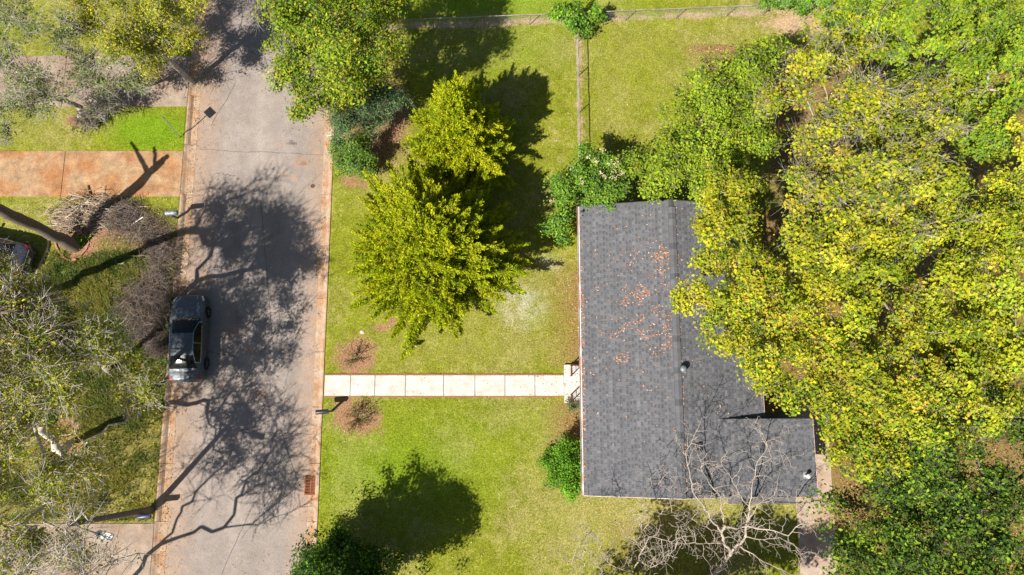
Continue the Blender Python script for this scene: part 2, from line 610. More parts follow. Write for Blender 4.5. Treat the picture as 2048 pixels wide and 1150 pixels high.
# ------------------------------------------------------------ vegetation machinery
def cloud(name, parent, C, Nn, S, col, material, wid=.62, fold=.25, **k):
    """one four-cornered leaf per centre, turned to its own normal"""
    n = len(C)
    Nn = Nn / (np.linalg.norm(Nn, axis=1, keepdims=True) + 1e-9)
    t = rng.normal(size=(n, 3))
    t -= (t * Nn).sum(1, keepdims=True) * Nn
    t /= np.linalg.norm(t, axis=1, keepdims=True) + 1e-9
    b = np.cross(Nn, t)
    S = S[:, None]
    f = Nn * S * fold
    V = np.stack([C - t * S, C + b * S * wid + f, C + t * S * .95, C - b * S * wid + f], 1).reshape(-1, 3)
    F = np.arange(n * 4).reshape(n, 4)
    return link(name, np_mesh(name, V, F, material, col), parent, **k)


def frusta(A, B, ra, rb, k=5):
    d = B - A
    L_ = np.linalg.norm(d, axis=1, keepdims=True) + 1e-9
    d = d / L_
    up = np.where(np.abs(d[:, 2:3]) > .9, np.array([[1., 0, 0]]), np.array([[0., 0, 1]]))
    a = np.cross(d, up)
    a /= np.linalg.norm(a, axis=1, keepdims=True) + 1e-9
    b = np.cross(d, a)
    n = len(A)
    ang = np.arange(k) * 2 * np.pi / k
    ring = a[:, None] * np.cos(ang)[None, :, None] + b[:, None] * np.sin(ang)[None, :, None]
    V = np.concatenate([A[:, None] + ring * ra[:, None, None], B[:, None] + ring * rb[:, None, None]], 1).reshape(-1, 3)
    j = np.arange(k)
    q = np.stack([j, (j + 1) % k, (j + 1) % k + k, j + k], 1)
    F = (np.arange(n)[:, None, None] * 2 * k + q[None]).reshape(-1, 4)
    return V, F


def tubes_mesh(name, groups, material, smooth=True):
    Vs, Fs, off = [], [], 0
    for A, B, ra, rb, k in groups:
        if len(A) == 0:
            continue
        V, F = frusta(np.asarray(A), np.asarray(B), np.asarray(ra), np.asarray(rb), k)
        Vs.append(V)
        Fs.append(F + off)
        off += len(V)
    return np_mesh(name, np.concatenate(Vs), np.concatenate(Fs), material, smooth=smooth)


def skeleton(trunk, targets, r0, rtip=.012, step=.55, jit=.12, bias=.35):
    """limbs that grow from the trunk to every target; returns nodes, parents and radii"""
    nodes = [np.array(p, float) for p in trunk]
    par = [-1] + list(range(len(trunk) - 1))
    o = nodes[0]
    arr = np.zeros((20000, 3))
    dist = np.zeros(20000)
    for i, p in enumerate(nodes):
        arr[i] = p
        dist[i] = 0 if i == 0 else dist[i - 1] + np.linalg.norm(p - nodes[i - 1])
    n = len(nodes)
    T = np.asarray(targets)
    order = np.argsort(np.linalg.norm(T - nodes[-1], axis=1))
    tips = []
    lo = max(1, len(trunk) // 2)
    for ti in order:
        t = T[ti]
        d = np.linalg.norm(arr[lo:n] - t, axis=1)
        cost = d + bias * dist[lo:n]
        j = int(np.argmin(cost)) + lo
        m = max(1, int(d[j - lo] / step))
        a = arr[j].copy()
        prev = j
        for q in range(1, m + 1):
            if n >= 19990:
                break
            p = a + (t - a) * q / m
            if q < m:
                p = p + rng.normal(size=3) * jit + np.array([0, 0, .10 * math.sin(math.pi * q / m) * np.linalg.norm(t - a) * .5])
            arr[n] = p
            dist[n] = dist[prev] + np.linalg.norm(p - arr[prev])
            par.append(prev)
            prev = n
            n += 1
        tips.append(prev)
    nodes = arr[:n]
    cnt = np.zeros(n)
    for t in tips:
        cnt[t] += 1
    for i in range(n - 1, 0, -1):
        cnt[par[i]] += cnt[i]
    rad = rtip * np.maximum(cnt, 1) ** .5
    sc = r0 / rad[0]
    if sc < 1:
        rad = np.maximum(rad * sc, rtip * .7)
    rad[:len(trunk)] = np.maximum(rad[:len(trunk)], np.linspace(r0, r0 * .75, len(trunk)))
    return nodes, np.array(par), rad, np.array(tips)


def lump_points(lumps, n, shell=.5, low=-.5, bough=.85):
    """clump centres gathered into boughs spread over each lump of the crown; also the way out of each bough"""
    w = np.array([l[3] ** 2 for l in lumps])
    w = w / w.sum()
    out, nor, bid = [], [], []
    nb0 = 0
    for l, k in zip(lumps, (w * n).round().astype(int)):
        c = np.array(P(l[0], l[1], l[2]))
        r = l[3]
        rz = l[4] if len(l) > 4 else r * .72
        br = min(bough, r * .6)
        nb = max(2, int(round(k / 6.5)))
        d = rng.normal(size=(nb * 4 + 8, 3))
        d /= np.linalg.norm(d, axis=1, keepdims=True)
        d = d[d[:, 2] > low][:nb]
        nb = len(d)
        u = shell + (1 - shell) * rng.random(nb) ** .6
        wob = .80 + .30 * rng.random(nb)
        bc = c + d * (u * wob)[:, None] * np.array([max(r - br * .45, .1), max(r - br * .45, .1), rz])
        bi = rng.integers(0, nb, k)
        e = rng.normal(size=(k, 3))
        e /= np.linalg.norm(e, axis=1, keepdims=True)
        e *= rng.random((k, 1)) ** .5 * np.exp(rng.normal(size=(k, 1)) * .28)
        brs = br * rng.uniform(.5, 1.45, nb)[bi][:, None]
        # each bough is longer along its own way out than across it
        q = e * brs * np.array([.85, .85, .42]) + d[bi] * (e * d[bi]).sum(1, keepdims=True) * brs * .55
        out.append(bc[bi] + q)
        nor.append(d[bi] * .7 + e * .9)
        bid.append(bi + nb0)
        nb0 += nb
    return np.concatenate(out), np.concatenate(nor), np.concatenate(bid)


def pick(pal, n, clump, bright):
    """leaf colours: each from the palette, with a drift for each clump"""
    pal = np.array(pal)
    idx = rng.integers(0, len(pal), n)
    cidx = rng.integers(0, len(pal), clump.max() + 1)[clump]
    same = rng.random(n) < .45
    c = pal[np.where(same, cidx, idx)]
    return c * (1 + bright * rng.normal(size=(n, 1))).clip(.6, 1.5)


def tree(name, cat, label, base, lumps, nc, leaves, pal, r0=.2, cr=.42, ls=.085, shell=.5, low=-.45, twigs=4, group=None,
         bark=None, lean=None, forks=1, upn=.9, rtip=.010, twig_len=.5, wid=.62, leafmat=None, fork_h=None, twig_r=.007,
         part='crown', stem='trunk', jit=.12, squash=.62, bough=.85):
    bark = bark or M_BARK
    root = empty(name, tuple(base), label=label, cat=cat, group=group)
    bs = np.array(base, float)
    C, N_, bid = lump_points(lumps, nc, shell, low, bough)
    kp = C[:, 2] > .12
    C, N_, bid = C[kp], N_[kp], bid[kp]
    cen = C.mean(0)
    zt = max(min(cen[2] * .75, C[:, 2].max()), .3)
    if fork_h:
        zt = fork_h
    top = bs + (cen - bs) * np.array([.45, .45, 0])
    top[2] = zt
    if lean is not None:
        top = np.array(lean, float)
    nt = 7
    tr = [bs + (top - bs) * (i / (nt - 1)) + (rng.normal(size=3) * .05 * (0 < i)) for i in range(nt)]
    tr[0][2] = -.15
    nodes, par, rad, tips = skeleton(tr, C, r0, rtip, jit=jit)
    A, B = nodes[par[1:]], nodes[1:]
    ra, rb = np.minimum(rad[par[1:]], rad[1:] * 1.35), rad[1:]
    ra[:nt - 1] = rad[:nt - 1]
    thick = rb > .035
    g = [(A[thick], B[thick], ra[thick], rb[thick], 7), (A[~thick], B[~thick], ra[~thick], rb[~thick], 4)]
    if twigs:
        k = len(C)
        c0 = np.repeat(C, twigs, 0)
        d = rng.normal(size=(k * twigs, 3)) + np.repeat(N_, twigs, 0) * .8 + np.array([0, 0, .2])
        d /= np.linalg.norm(d, axis=1, keepdims=True)
        m1 = c0 + d * twig_len * .55
        d2 = d + rng.normal(size=d.shape) * .45
        m2 = m1 + d2 * twig_len * .5
        n_ = len(c0)
        g.append((c0, m1, np.full(n_, twig_r * 1.3), np.full(n_, twig_r), 3))
        g.append((m1, m2, np.full(n_, twig_r), np.full(n_, twig_r * .5), 3))
        d3 = d + rng.normal(size=d.shape) * .8
        g.append((m1, m1 + d3 * twig_len * .35, np.full(n_, twig_r * .8), np.full(n_, twig_r * .4), 3))
    # shift to the root's own frame
    g = [(a - bs, b_ - bs, c, d, k) for a, b_, c, d, k in g]
    link(stem, tubes_mesh(stem, g, bark), root)
    if leaves > 0:
        n = len(C) * leaves
        cl = np.repeat(np.arange(len(C)), leaves)
        crs = cr * rng.uniform(.65, 1.3, len(C))
        q = rng.normal(size=(n, 3)) * .5
        q[:, 2] *= squash
        pos = C[cl] + q * crs[cl][:, None] * 1.25
        nn = rng.normal(size=(n, 3)) * .75 + np.array([0, 0, upn]) + q * 1.0 + N_[cl] * .55
        keep = pos[:, 2] > .05
        pos, nn, cl = pos[keep], nn[keep], cl[keep]
        S = ls * (.48 + 1.15 * rng.random(len(pos)) ** 1.4) * .5 * 2 ** .5
        cloud(part, root, pos - bs, nn, S, pick(pal, len(pos), cl, .12) * (.80 + .40 * rng.random(bid.max() + 1))[bid[cl]][:, None], leafmat or M_LEAF, wid=wid)
    return root


PAL_YEL = [(.46, .44, .022), (.38, .40, .018), (.26, .32, .02), (.46, .42, .03), (.15, .22, .018), (.40, .40, .05), (.33, .37, .02), (.22, .29, .02), (.12, .18, .02), (.46, .34, .04)]
PAL_YELG = [(.27, .37, .022), (.18, .30, .025), (.34, .39, .025), (.12, .22, .025)]
PAL_OLIVE = [(.25, .33, .02), (.17, .27, .022), (.34, .38, .022), (.10, .19, .018), (.36, .34, .03), (.14, .24, .02)]
PAL_GREEN = [(.13, .25, .035), (.19, .31, .035), (.08, .17, .03), (.27, .37, .04)]
PAL_MID = [(.20, .30, .025), (.26, .35, .025), (.12, .20, .022), (.33, .38, .025)]
PAL_DARK = [(.045, .10, .018), (.03, .075, .014), (.085, .15, .02), (.10, .18, .02)]
PAL_BLUE = [(.11, .21, .09), (.17, .27, .13), (.07, .14, .06), (.22, .32, .10)]
PAL_GREY = [(.27, .31, .15), (.34, .37, .22), (.17, .21, .08), (.24, .30, .10)]
PAL_LIME = [(.13, .31, .022), (.21, .38, .025), (.08, .21, .02)]
PAL_TAN = [(.40, .37, .04), (.30, .33, .03), (.20, .25, .025), (.46, .34, .08), (.36, .38, .025), (.25, .30, .03), (.12, .17, .02)]
PAL_GOLD = [(.40, .40, .03), (.29, .33, .03), (.46, .39, .04), (.19, .25, .03)]

# ------------------------------------------------------------ the house
HX0, HX1, HXR = 3.59, 12.82, 8.22
HY0, HY1 = -4.93, 9.96
ZE, ZR = 2.75, 3.92
SL = (ZR - ZE) / (HXR - HX0)
EX0, EX1, EY0, EY1 = 10.25, 15.12, -4.95, -1.15
EZ0, EZ1 = ZR - (EX0 - HXR) * SL, 3.06
house = empty('house', (0, 0, 0), label='single storey house under a low charcoal shingle gable roof strewn with orange leaves', cat='house')
M_BRICK = mat('painted_brick', (.42, .30, .24), .9, noise=.18, nscale=9, bump=.4, bscale=20)
M_FASCIA = mat('aged_white_fascia', (.62, .57, .54), .6, noise=.18, nscale=5, col2=(.50, .36, .30))

b = MB()
wx0, wx1, wy0h, wy1h = HX0 + .42, HX1 - .42, HY0 + .32, HY1 - .32
t_ = .2
WZ = ZE - .02
# openings cut by building the long walls in piers
def wall_x(xa, xb, y0, y1, opens):
    """wall running along y between xa and xb, with openings (y0, y1, z0, z1)"""
    ys = y0
    for (a, c, z0, z1) in sorted(opens):
        b.box(xa, xb, ys, a, -.2, WZ)
        if z0 > 0:
            b.box(xa, xb, a, c, -.2, z0)
        b.box(xa, xb, a, c, z1, WZ)
        ys = c
    b.box(xa, xb, ys, y1, -.2, WZ)


dy = (wy0 + wy1) / 2
west_open = [(dy - .48, dy + .48, .35, 2.4), (-3.4, -2.0, .95, 2.2), (4.0, 5.8, .8, 2.2), (7.4, 8.6, .95, 2.2)]
east_open = [(-3.0, -2.1, .1, 2.2), (1.5, 2.9, .95, 2.2), (6.0, 7.4, .95, 2.2)]
wall_x(wx0, wx0 + t_, wy0h, wy1h, west_open)
wall_x(wx1 - t_, wx1, wy0h, wy1h, east_open)
for (ya, yb) in ((wy0h, wy0h + t_), (wy1h - t_, wy1h)):
    pts = [(wx0 + t_, -.2), (wx1 - t_, -.2), (wx1 - t_, WZ), (HXR, ZR - .16), (wx0 + t_, WZ)]
    n = len(b.v)
    b.v += [(x, ya, z) for x, z in pts] + [(x, yb, z) for x, z in pts]
    b.f += [tuple(n + i for i in (0, 1, 2, 3, 4)), tuple(n + i for i in (9, 8, 7, 6, 5))]
    for i in range(5):
        j = (i + 1) % 5
        b.f.append((n + i, n + 5 + i, n + 5 + j, n + j))
b.build('wall', M_BRICK, house)
for side, opens in ((-1, west_open), (1, east_open)):
    for k, (a, c, z0, z1) in enumerate(opens):
        x = wx0 if side < 0 else wx1
        xi = x - side * .10
        if z0 < .5:
            d = MB().box(min(xi, xi - side * .045), max(xi, xi - side * .045), a + .03, c - .03, z0, z1 - .03)
            dd = d.build('door', mat('dark_red_door', (.16, .03, .025), .5), house)
            MB().lathe((xi + side * .03, c - .14, z0 + 1.0), [(.0, -.03), (.03, -.02), (.03, .02), (0, .03)], 10).build('handle', M_GALV, dd)
            continue
        f = MB()
        for (p, q, r, s_) in ((a, c, z0, z0 + .07), (a, c, z1 - .07, z1), (a, a + .06, z0 + .07, z1 - .07), (c - .06, c, z0 + .07, z1 - .07), ((a + c) / 2 - .03, (a + c) / 2 + .03, z0 + .07, z1 - .07)):
            f.box(min(xi, xi + side * .06), max(xi, xi + side * .06), p + .001, q - .001, r + .001, s_ - .001)
        w = f.build('window', M_WHITE, house)
        for (p, q) in ((a + .06, (a + c) / 2 - .03), ((a + c) / 2 + .03, c - .06)):
            MB().box(xi - .004, xi + .004, p, q, z0 + .07, z1 - .07).build('pane', M_WINDOW, w)

# roof deck
rb_ = MB()
TH = .09
def deck(prof, y0, y1):
    n = len(rb_.v)
    k = len(prof)
    rb_.v += [(x, y0, z) for x, z in prof] + [(x, y1, z) for x, z in prof]
    rb_.f += [tuple(n + i for i in range(k)), tuple(n + k + i for i in reversed(range(k)))]
    for i in range(k):
        j = (i + 1) % k
        rb_.f.append((n + i, n + k + i, n + k + j, n + j))
deck([(HX0, ZE), (HXR, ZR), (HX1, ZE), (HX1, ZE - TH), (HXR, ZR - TH), (HX0, ZE - TH)][::-1], HY0, HY1)
deck([(EX0, EZ0), (EX1, EZ1), (EX1, EZ1 - TH), (EX0, EZ0 - TH)][::-1], EY0 + .002, EY1)
M_DECK = mat('roof_underlay', (.06, .06, .065), .9)
roof = rb_.build('roof', M_DECK, house)

# shingles: separate tabs in overlapping courses
TONES = [(.122, .122, .131), (.110, .111, .120), (.140, .141, .149), (.086, .088, .098), (.128, .127, .134)]
M_SH = [mat('shingle_%s' % s, c, .95, noise=.14, nscale=1.3, speck=.12, spec=.1) for s, c in zip(('mid', 'slate', 'pale', 'dark', 'grey'), TONES)]
M_SHATT = mat('shingle_grain', attr='col', rough=.95, noise=.14, nscale=1.3, speck=.12, spec=.1)
EXPO = .17


def shingle_geo(w, ln, th):
    """a tab lying on the slope: x runs down the slope, butt edge thickest; the weather half is a face of its own"""
    m_ = ln * .36
    tm = .003 + (th - .003) * .36
    v = [(-.02, 0, .003), (-.02, w, .003), (m_, 0, tm), (m_, w, tm), (ln, 0, th), (ln, w, th), (ln, 0, 0), (ln, w, 0), (-.02, 0, 0), (-.02, w, 0)]
    f = [(0, 2, 3, 1), (2, 4, 5, 3), (4, 6, 7, 5), (8, 6, 4, 0), (9, 1, 5, 7)]
    return v, f


WID = (.14, .17, .22, .30)
DARK_F = (1, 2)
TABS = {}
for wi, w in enumerate(WID):
    for ti in range(5):
        v, f = shingle_geo(w - .006, EXPO - .012, .014 if ti != 3 else .008)
        me = bpy.data.meshes.new('shingle')
        me.from_pydata(v, [], f)
        me.materials.append(M_SH[0 if ti == 3 else ti])
        if ti == 3:
            me.materials.append(M_SH[3])
            for q in DARK_F:
                me.polygons[q].material_index = 1
        TABS[wi, ti] = me
sv, sf, sc_ = [], [], []
n_part = 0
rs = random.Random(5)


def lay(x0, z0, x1, z1, ya, yb, parts_rows=(), yfun=None):
    """courses from the eave (x0, z0) up to (x1, z1)"""
    global n_part
    d = Vector((x1 - x0, 0, z1 - z0))
    Ls = d.length
    up = d.normalized()
    down = -up
    nrm = Vector((-up.z, 0, up.x)) if up.x > 0 else Vector((up.z, 0, -up.x))
    rows = int(Ls / EXPO)
    for r in range(rows + 1):
        s = min(Ls, EXPO * (r + 1))
        o = Vector((x0, 0, z0)) + up * s + nrm * .001
        y = ya - rs.uniform(0, .2)
        rowk = (1.06, .95, 1.0, .92)[r % 4] * rs.uniform(.97, 1.03)
        side = down.x
        y_end = yb
        dark_next = False
        while y < y_end - .02:
            wi = rs.choice((0, 1, 1, 2, 2, 3))
            w = WID[wi]
            ti = rs.choice((0, 0, 1, 2, 4)) if not dark_next else 3
            dark_next = (not dark_next) and rs.random() < .62
            if ti == 3:
                wi, w = 0, WID[0]
            yy = max(y, ya)
            if y + w > y_end:
                w_ = y_end - y
            else:
                w_ = w
            if y < ya or y + w > y_end or not (r in parts_rows and n_part < 300):
                w2 = y + w_ - yy
                if w2 > .02 and (yfun is None or yfun(o.x, yy, w2)):
                    v, f = shingle_geo(w2 - .006, EXPO - .012, .014 if ti != 3 else .008)
                    n = len(sv)
                    for (a, bb, c) in v:
                        q = o + down * a + nrm * c
                        sv.append((q.x, yy + bb, q.z))
                    sf.extend([tuple(i + n for i in (ff if side > 0 else ff[::-1])) for ff in f])
                    k = rs.uniform(.95, 1.05) * rowk
                    sc_.extend([tuple(x * k for x in TONES[ti if (ti != 3 or q in DARK_F) else 0]) for q in range(len(f))])
            else:
                ob = bpy.data.objects.new('shingle', TABS[wi, ti])
                COL.objects.link(ob)
                M = Matrix(((down.x, 0, nrm.x, o.x), (0, 1, 0, yy), (down.z, 0, nrm.z, o.z), (0, 0, 0, 1)))
                ob.matrix_world = M
                ob.parent = roof
                n_part += 1
            y += w
    return rows


lay(HX0, ZE, HXR - .16, ZR - .16 * SL, HY0, HY1, parts_rows=(19, 20, 21, 22))
lay(HX1, ZE, HXR + .16, ZR - .16 * SL, HY0, HY1, yfun=lambda x, y, w: not (x > EX0 and y + w < EY1 + .001))
lay(EX1, EZ1, EX0, EZ0, EY0, EY1)
link('shingle_field', np_mesh('shingle_field', sv, sf, M_SHATT, np.array(sc_)), roof, kind='stuff')
# ridge vent with its cap pieces
rv = MB()
n = len(rv.v)
prof = [(HXR - .19, ZR - .03), (HXR - .18, ZR + .012), (HXR, ZR + .058), (HXR + .18, ZR + .012), (HXR + .19, ZR - .03)]
rv.v += [(x, HY0 + .01, z) for x, z in prof] + [(x, HY1 - .35, z) for x, z in prof]
rv.f += [(i, i + 5, i + 6, i + 1) for i in range(4)] + [(0, 1, 2, 3, 4), (9, 8, 7, 6, 5)]
rv.build('ridge_vent', M_BLACKP, roof)
y = HY0 + .01
k = 0
while y < HY1 - .4:
    c = MB()
    a = y
    e = y + .34
    h0, h1 = .022, .010
    V = []
    for (yy, h) in ((a, h0), (e, h1)):
        V += [(HXR - .185, yy, ZR + .004 + h), (HXR, yy, ZR + .054 + h), (HXR + .185, yy, ZR + .004 + h),
              (HXR - .188, yy, ZR - .01), (HXR + .188, yy, ZR - .01)]
    c.add(V, [(0, 1, 6, 5), (1, 2, 7, 6), (3, 0, 5, 8), (2, 4, 9, 7), (3, 4, 2, 1, 0), (5, 6, 7, 9, 8)])
    c.build('ridge_cap', M_SH[(0, 1, 1, 4, 3, 1)[(k * 7 + k // 5) % 6]], roof)
    y += .315
    k += 1
# fascia, gutters and rake edges
def gutter(x, y0, y1, z, s):
    g = MB()
    pr = [(0, 0), (0, -.10), (.03 * s, -.12), (.10 * s, -.12), (.125 * s, -.02), (.125 * s, 0), (.115 * s, 0), (.112 * s, -.02), (.09 * s, -.105), (.03 * s, -.105), (.012 * s, -.09), (.012 * s, 0)]
    k = len(pr)
    ys = np.arange(y0, y1 + .01, (y1 - y0) / 8)
    for yy in ys:
        g.v += [(x + a, yy, z + c) for a, c in pr]
    for i in range(len(ys) - 1):
        for j in range(k):
            g.f.append((i * k + j, i * k + (j + 1) % k, (i + 1) * k + (j + 1) % k, (i + 1) * k + j))
    for i in (0, len(ys) - 1):
        g.f.append(tuple(i * k + j for j in range(k)))
    return g
gw = gutter(HX0 - .004, HY0, HY1, ZE - .015, -1).build('gutter', M_FASCIA, house)
dsp = MB().tube([(HX0 - .07, HY0 + .15, ZE - .14), (HX0 + .30, HY0 + .15, ZE - .38), (HX0 + .36, HY0 + .15, .25), (HX0 + .1, HY0 + .15, .08)], .04, 6)
dsp.build('downspout', M_WHITE, gw)
M_PINK = mat('peeling_fascia', (.55, .40, .35), .7, noise=.25, nscale=6)
MB().box(HX1 + .003, HX1 + .025, EY1 + .05, HY1, ZE - .16, ZE + .004).build('fascia', M_PINK, house)
MB().box(EX1 + .003, EX1 + .025, EY0, EY1, EZ1 - .18, EZ1 + .004).build('fascia', M_PINK, house)
for (ya, sgn) in ((HY0, -1), (HY1, 1)):
    g = MB()
    y0_, y1_ = sorted((ya + sgn * .003, ya + sgn * .03))
    g.add([(HX0, y0_, ZE + .005), (HXR, y0_, ZR + .005), (HXR, y0_, ZR - .16), (HX0, y0_, ZE - .16), (HX0, y1_, ZE + .005), (HXR, y1_, ZR + .005), (HXR, y1_, ZR - .16), (HX0, y1_, ZE - .16)],
          [(0, 1, 2, 3), (7, 6, 5, 4), (0, 4, 5, 1), (3, 2, 6, 7), (0, 3, 7, 4), (1, 5, 6, 2)])
    xe, ze = (HX1, ZE) if sgn > 0 else (EX0, EZ0)
    g.add([(HXR + .002, y0_, ZR + .005), (xe, y0_, ze + .005), (xe, y0_, ze - .16), (HXR + .002, y0_, ZR - .16), (HXR + .002, y1_, ZR + .005), (xe, y1_, ze + .005), (xe, y1_, ze - .16), (HXR + .002, y1_, ZR - .16)],
          [(0, 1, 2, 3), (7, 6, 5, 4), (0, 4, 5, 1), (3, 2, 6, 7), (0, 3, 7, 4), (1, 5, 6, 2)])
    g.build('rake_board', M_DECK if sgn > 0 else M_FASCIA, house)
# carport posts and its beam
for (x, yy) in ((EX1 - .35, EY0 + .3), (EX1 - .35, EY1 - .3)):
    MB().box(x - .06, x + .06, yy - .06, yy + .06, 0, EZ1 - TH - .14, .01).build('carport_post', M_WOODP, house)
MB().box(EX1 - .43, EX1 - .27, EY0 + .1, EY1 - .1, EZ1 - TH - .14, EZ1 - TH + .01).build('carport_beam', M_WOODP, house)
# north side of the carport is closed by a low wall, dark underneath
MB().box(HX1 - .38, EX1 - .5, EY1 - .22, EY1 - .1, -.1, EZ1 - .12).build('carport_wall', M_BRICK, house)

# roof fittings
def on_roof(px, py, zg=3.5):
    for _ in range(6):
        p = P(px, py, zg)
        if p.x < HXR:
            zg = ZE + (p.x - HX0) * SL
        elif p.x > EX0 and p.y < EY1:
            zg = EZ0 + (EZ1 - EZ0) * (p.x - EX0) / (EX1 - EX0)
        else:
            zg = ZE + (HX1 - p.x) * SL
    return P(px, py, zg)


p = on_roof(1364, 738)
v = empty('roof_vent', p, label='round grey turbine vent beside the roof ridge', cat='vent')
MB().box(-.19, .19, -.19, .19, -.03, .02).build('flashing', M_GALV, v)
MB().lathe((0, 0, 0), [(.10, 0), (.10, .16), (.12, .17)], 16).build('neck', M_GALV, v)
fins = MB().lathe((0, 0, .16), [(.10, 0), (.155, .05), (.175, .12), (.155, .19), (.09, .235), (.0, .245)], 20)
for i in range(18):
    t = i * 2 * math.pi / 18
    q = [(.165 * math.cos(t), .165 * math.sin(t)), (.195 * math.cos(t + .12), .195 * math.sin(t + .12))]
    fins.add([(q[0][0], q[0][1], .19), (q[1][0], q[1][1], .21), (q[1][0], q[1][1], .33), (q[0][0] * .85, q[0][1] * .85, .37)], [(0, 1, 2, 3)])
fins.build('turbine', mat('turbine_metal', (.20, .22, .23), .5, metal=.3, noise=.1), v, smooth=True)
p = on_roof(1397, 893)
v = empty('roof_vent', p, label='low black box vent with a hood on the east roof slope', cat='vent')
MB().box(-.2, .2, -.24, .24, -.06, .0).build('flashing', M_BLACKP, v)
b = MB()
b.add([(-.14, -.2, 0), (.14, -.2, -.04), (.14, .2, -.04), (-.14, .2, 0), (-.10, -.16, .12), (.16, -.2, .07), (.16, .2, .07), (-.10, .16, .12)],
      [(3, 2, 1, 0), (4, 5, 6, 7), (0, 1, 5, 4), (1, 2, 6, 5), (2, 3, 7, 6), (3, 0, 4, 7)])
b.build('hood', M_BLACKP, v)
p = on_roof(1611, 951)
v = empty('flue_pipe', p, label='short white flue pipe near the corner of the lower roof', cat='flue')
MB().box(-.16, .16, -.16, .16, -.03, .015).build('flashing', M_GALV, v)
MB().lathe((0, 0, 0), [(.06, 0), (.06, .30)], 14).build('pipe', M_WHITE, v)
MB().lathe((0, 0, .28), [(.05, 0), (.10, .02), (.10, .08), (.02, .14)], 14).build('cap', M_WHITE, v)
p = on_roof(1170, 424)
v = empty('floodlight', (HX0 + .12, HY1 - .35, ZE + .04), label='small dark lamp at the north west roof corner among the shrub leaves', cat='lamp')
MB().tube([(0, 0, 0), (0, 0, .12)], .02, 8).build('bracket', M_BLACKP, v)
MB().lathe((.0, .0, .10), [(.03, 0), (.07, .06), (.075, .1), (.02, .12)], 12).build('lamp_head', M_BLACKP, v)

# ------------------------------------------------------------ porch
px0 = P(1129, 760, .3).x
pxw = wx0
py0, py1 = P(1129, 806, .3).y, P(1129, 729, .3).y
PZ = .34
pr = empty('porch', (0, 0, 0), label='small pale concrete entrance landing at the end of the front walk', cat='porch')
MB().box(px0 + .30, pxw - .004, py0, py1, -.1, PZ, .012).build('landing', M_CONC, pr)
MB().box(px0, px0 + .296, py0, py1, -.1, .19, .012).build('step', M_CONC, pr)


def railing(label, y_out, y_in, s):
    """two panels: across the front from y_in to the corner, then back to the wall; two bars and end posts"""
    r = empty('handrail', (0, 0, 0), label=label, cat='handrail', group='porch handrails')
    xf = px0 + .34
    xb = pxw - .08
    yo = y_out - s * .06
    z0, z1 = PZ, PZ + .88
    for (x, yy) in ((xf, y_in), (xf, yo), (xb, yo)):
        MB().box(x - .026, x + .026, yy - .026, yy + .026, z0 - (.02), z1 - .012).build('post', M_IRON, r)
    for z in (z1, z0 + .47, z0 + .12):
        t = .03 if z == z1 else .018
        MB().tube([(xf, y_in, z), (xf, yo, z), (xb, yo, z)], t, 6).build('top_rail' if z == z1 else 'rail', M_IRON, r)
    for i in range(1, 5):
        x = xf + (xb - xf) * i / 5
        MB().tube([(x, yo, z0 + .12), (x, yo, z1)], .008, 5).build('baluster', M_IRON, r)
    for i in range(1, 4):
        yy = y_in + (yo - y_in) * i / 4
        MB().tube([(xf, yy, z0 + .12), (xf, yy, z1)], .008, 5).build('baluster', M_IRON, r)
    return r


railing('dark red iron handrail on the north side of the entrance landing', py1, wy1 - .05, 1)
railing('dark red iron handrail on the south side of the entrance landing, beside the small bush', py0, wy0 + .05, -1)

# ------------------------------------------------------------ chain link fences
M_RAIL = mat('fence_rail', (.40, .36, .32), .5, metal=.35, noise=.2, nscale=6, col2=(.30, .22, .17))
M_WIRE = mat('fence_wire', (.35, .35, .33), .5, metal=.5)


def chain_fence(label, a, b_, posts, h=1.12):
    a, b_ = Vector(a), Vector(b_)
    r = empty('chain_link_fence', a, label=label, cat='fence')
    d = (b_ - a)
    L_ = d.length
    d.normalize()
    for t in posts:
        q = d * t
        MB().tube([(q.x, q.y, -.1), (q.x, q.y, h - .02)], .026, 8).build('post', M_RAIL, r)
    MB().tube([d * (L_ * i / 30) + Vector((0, 0, h + .012 * math.sin(i * 1.3))) for i in range(31)], .029, 8).build('top_rail', M_RAIL, r)
    A, B = [], []
    s_ = .065
    nn = int(L_ / s_)
    hh = h - .04
    steps = int(hh / s_)
    for i in range(-steps, nn):
        for sg in (1, -1):
            x0, x1 = i * s_, i * s_ + hh
            z0, z1 = (.03, hh) if sg > 0 else (hh, .03)
            c0, c1 = max(x0, 0), min(x1, L_)
            if c1 <= c0:
                continue
            f0, f1 = (c0 - x0) / hh, (c1 - x0) / hh
            p0, p1 = d * c0, d * c1
            A.append((p0.x, p0.y, z0 + (z1 - z0) * f0))
            B.append((p1.x, p1.y, z0 + (z1 - z0) * f1))
    me = tubes_mesh('wire_mesh', [(np.array(A), np.array(B), np.full(len(A), .0012), np.full(len(A), .0012), 3)], M_WIRE, False)
    link('wire_mesh', me, r, kind='stuff')
    return r


fa, fb = P(700, 44, 1.12), P(1545, 9, 1.12)
fa.z = fb.z = 0
dd_ = (fb - fa).normalized()
pp = []
for x in (758, 864, 967, 1060, 1158, 1257, 1361, 1464, 1540):
    q = P(x, 44 - (x - 700) * .0414, 1.12)
    q.z = 0
    pp.append((q - fa).length)
chain_fence('long galvanised chain link fence along the back of the lawns', fa, fb, pp)
va, vb = P(1156, 66, 1.12), P(1160, 292, 1.12)
va.z = vb.z = 0
vb2 = vb + (vb - va).normalized() * 1.2
chain_fence('short chain link fence dividing the two back lawns', va, vb2, [.04, 2.2, 4.5, (vb2 - va).length - .05])

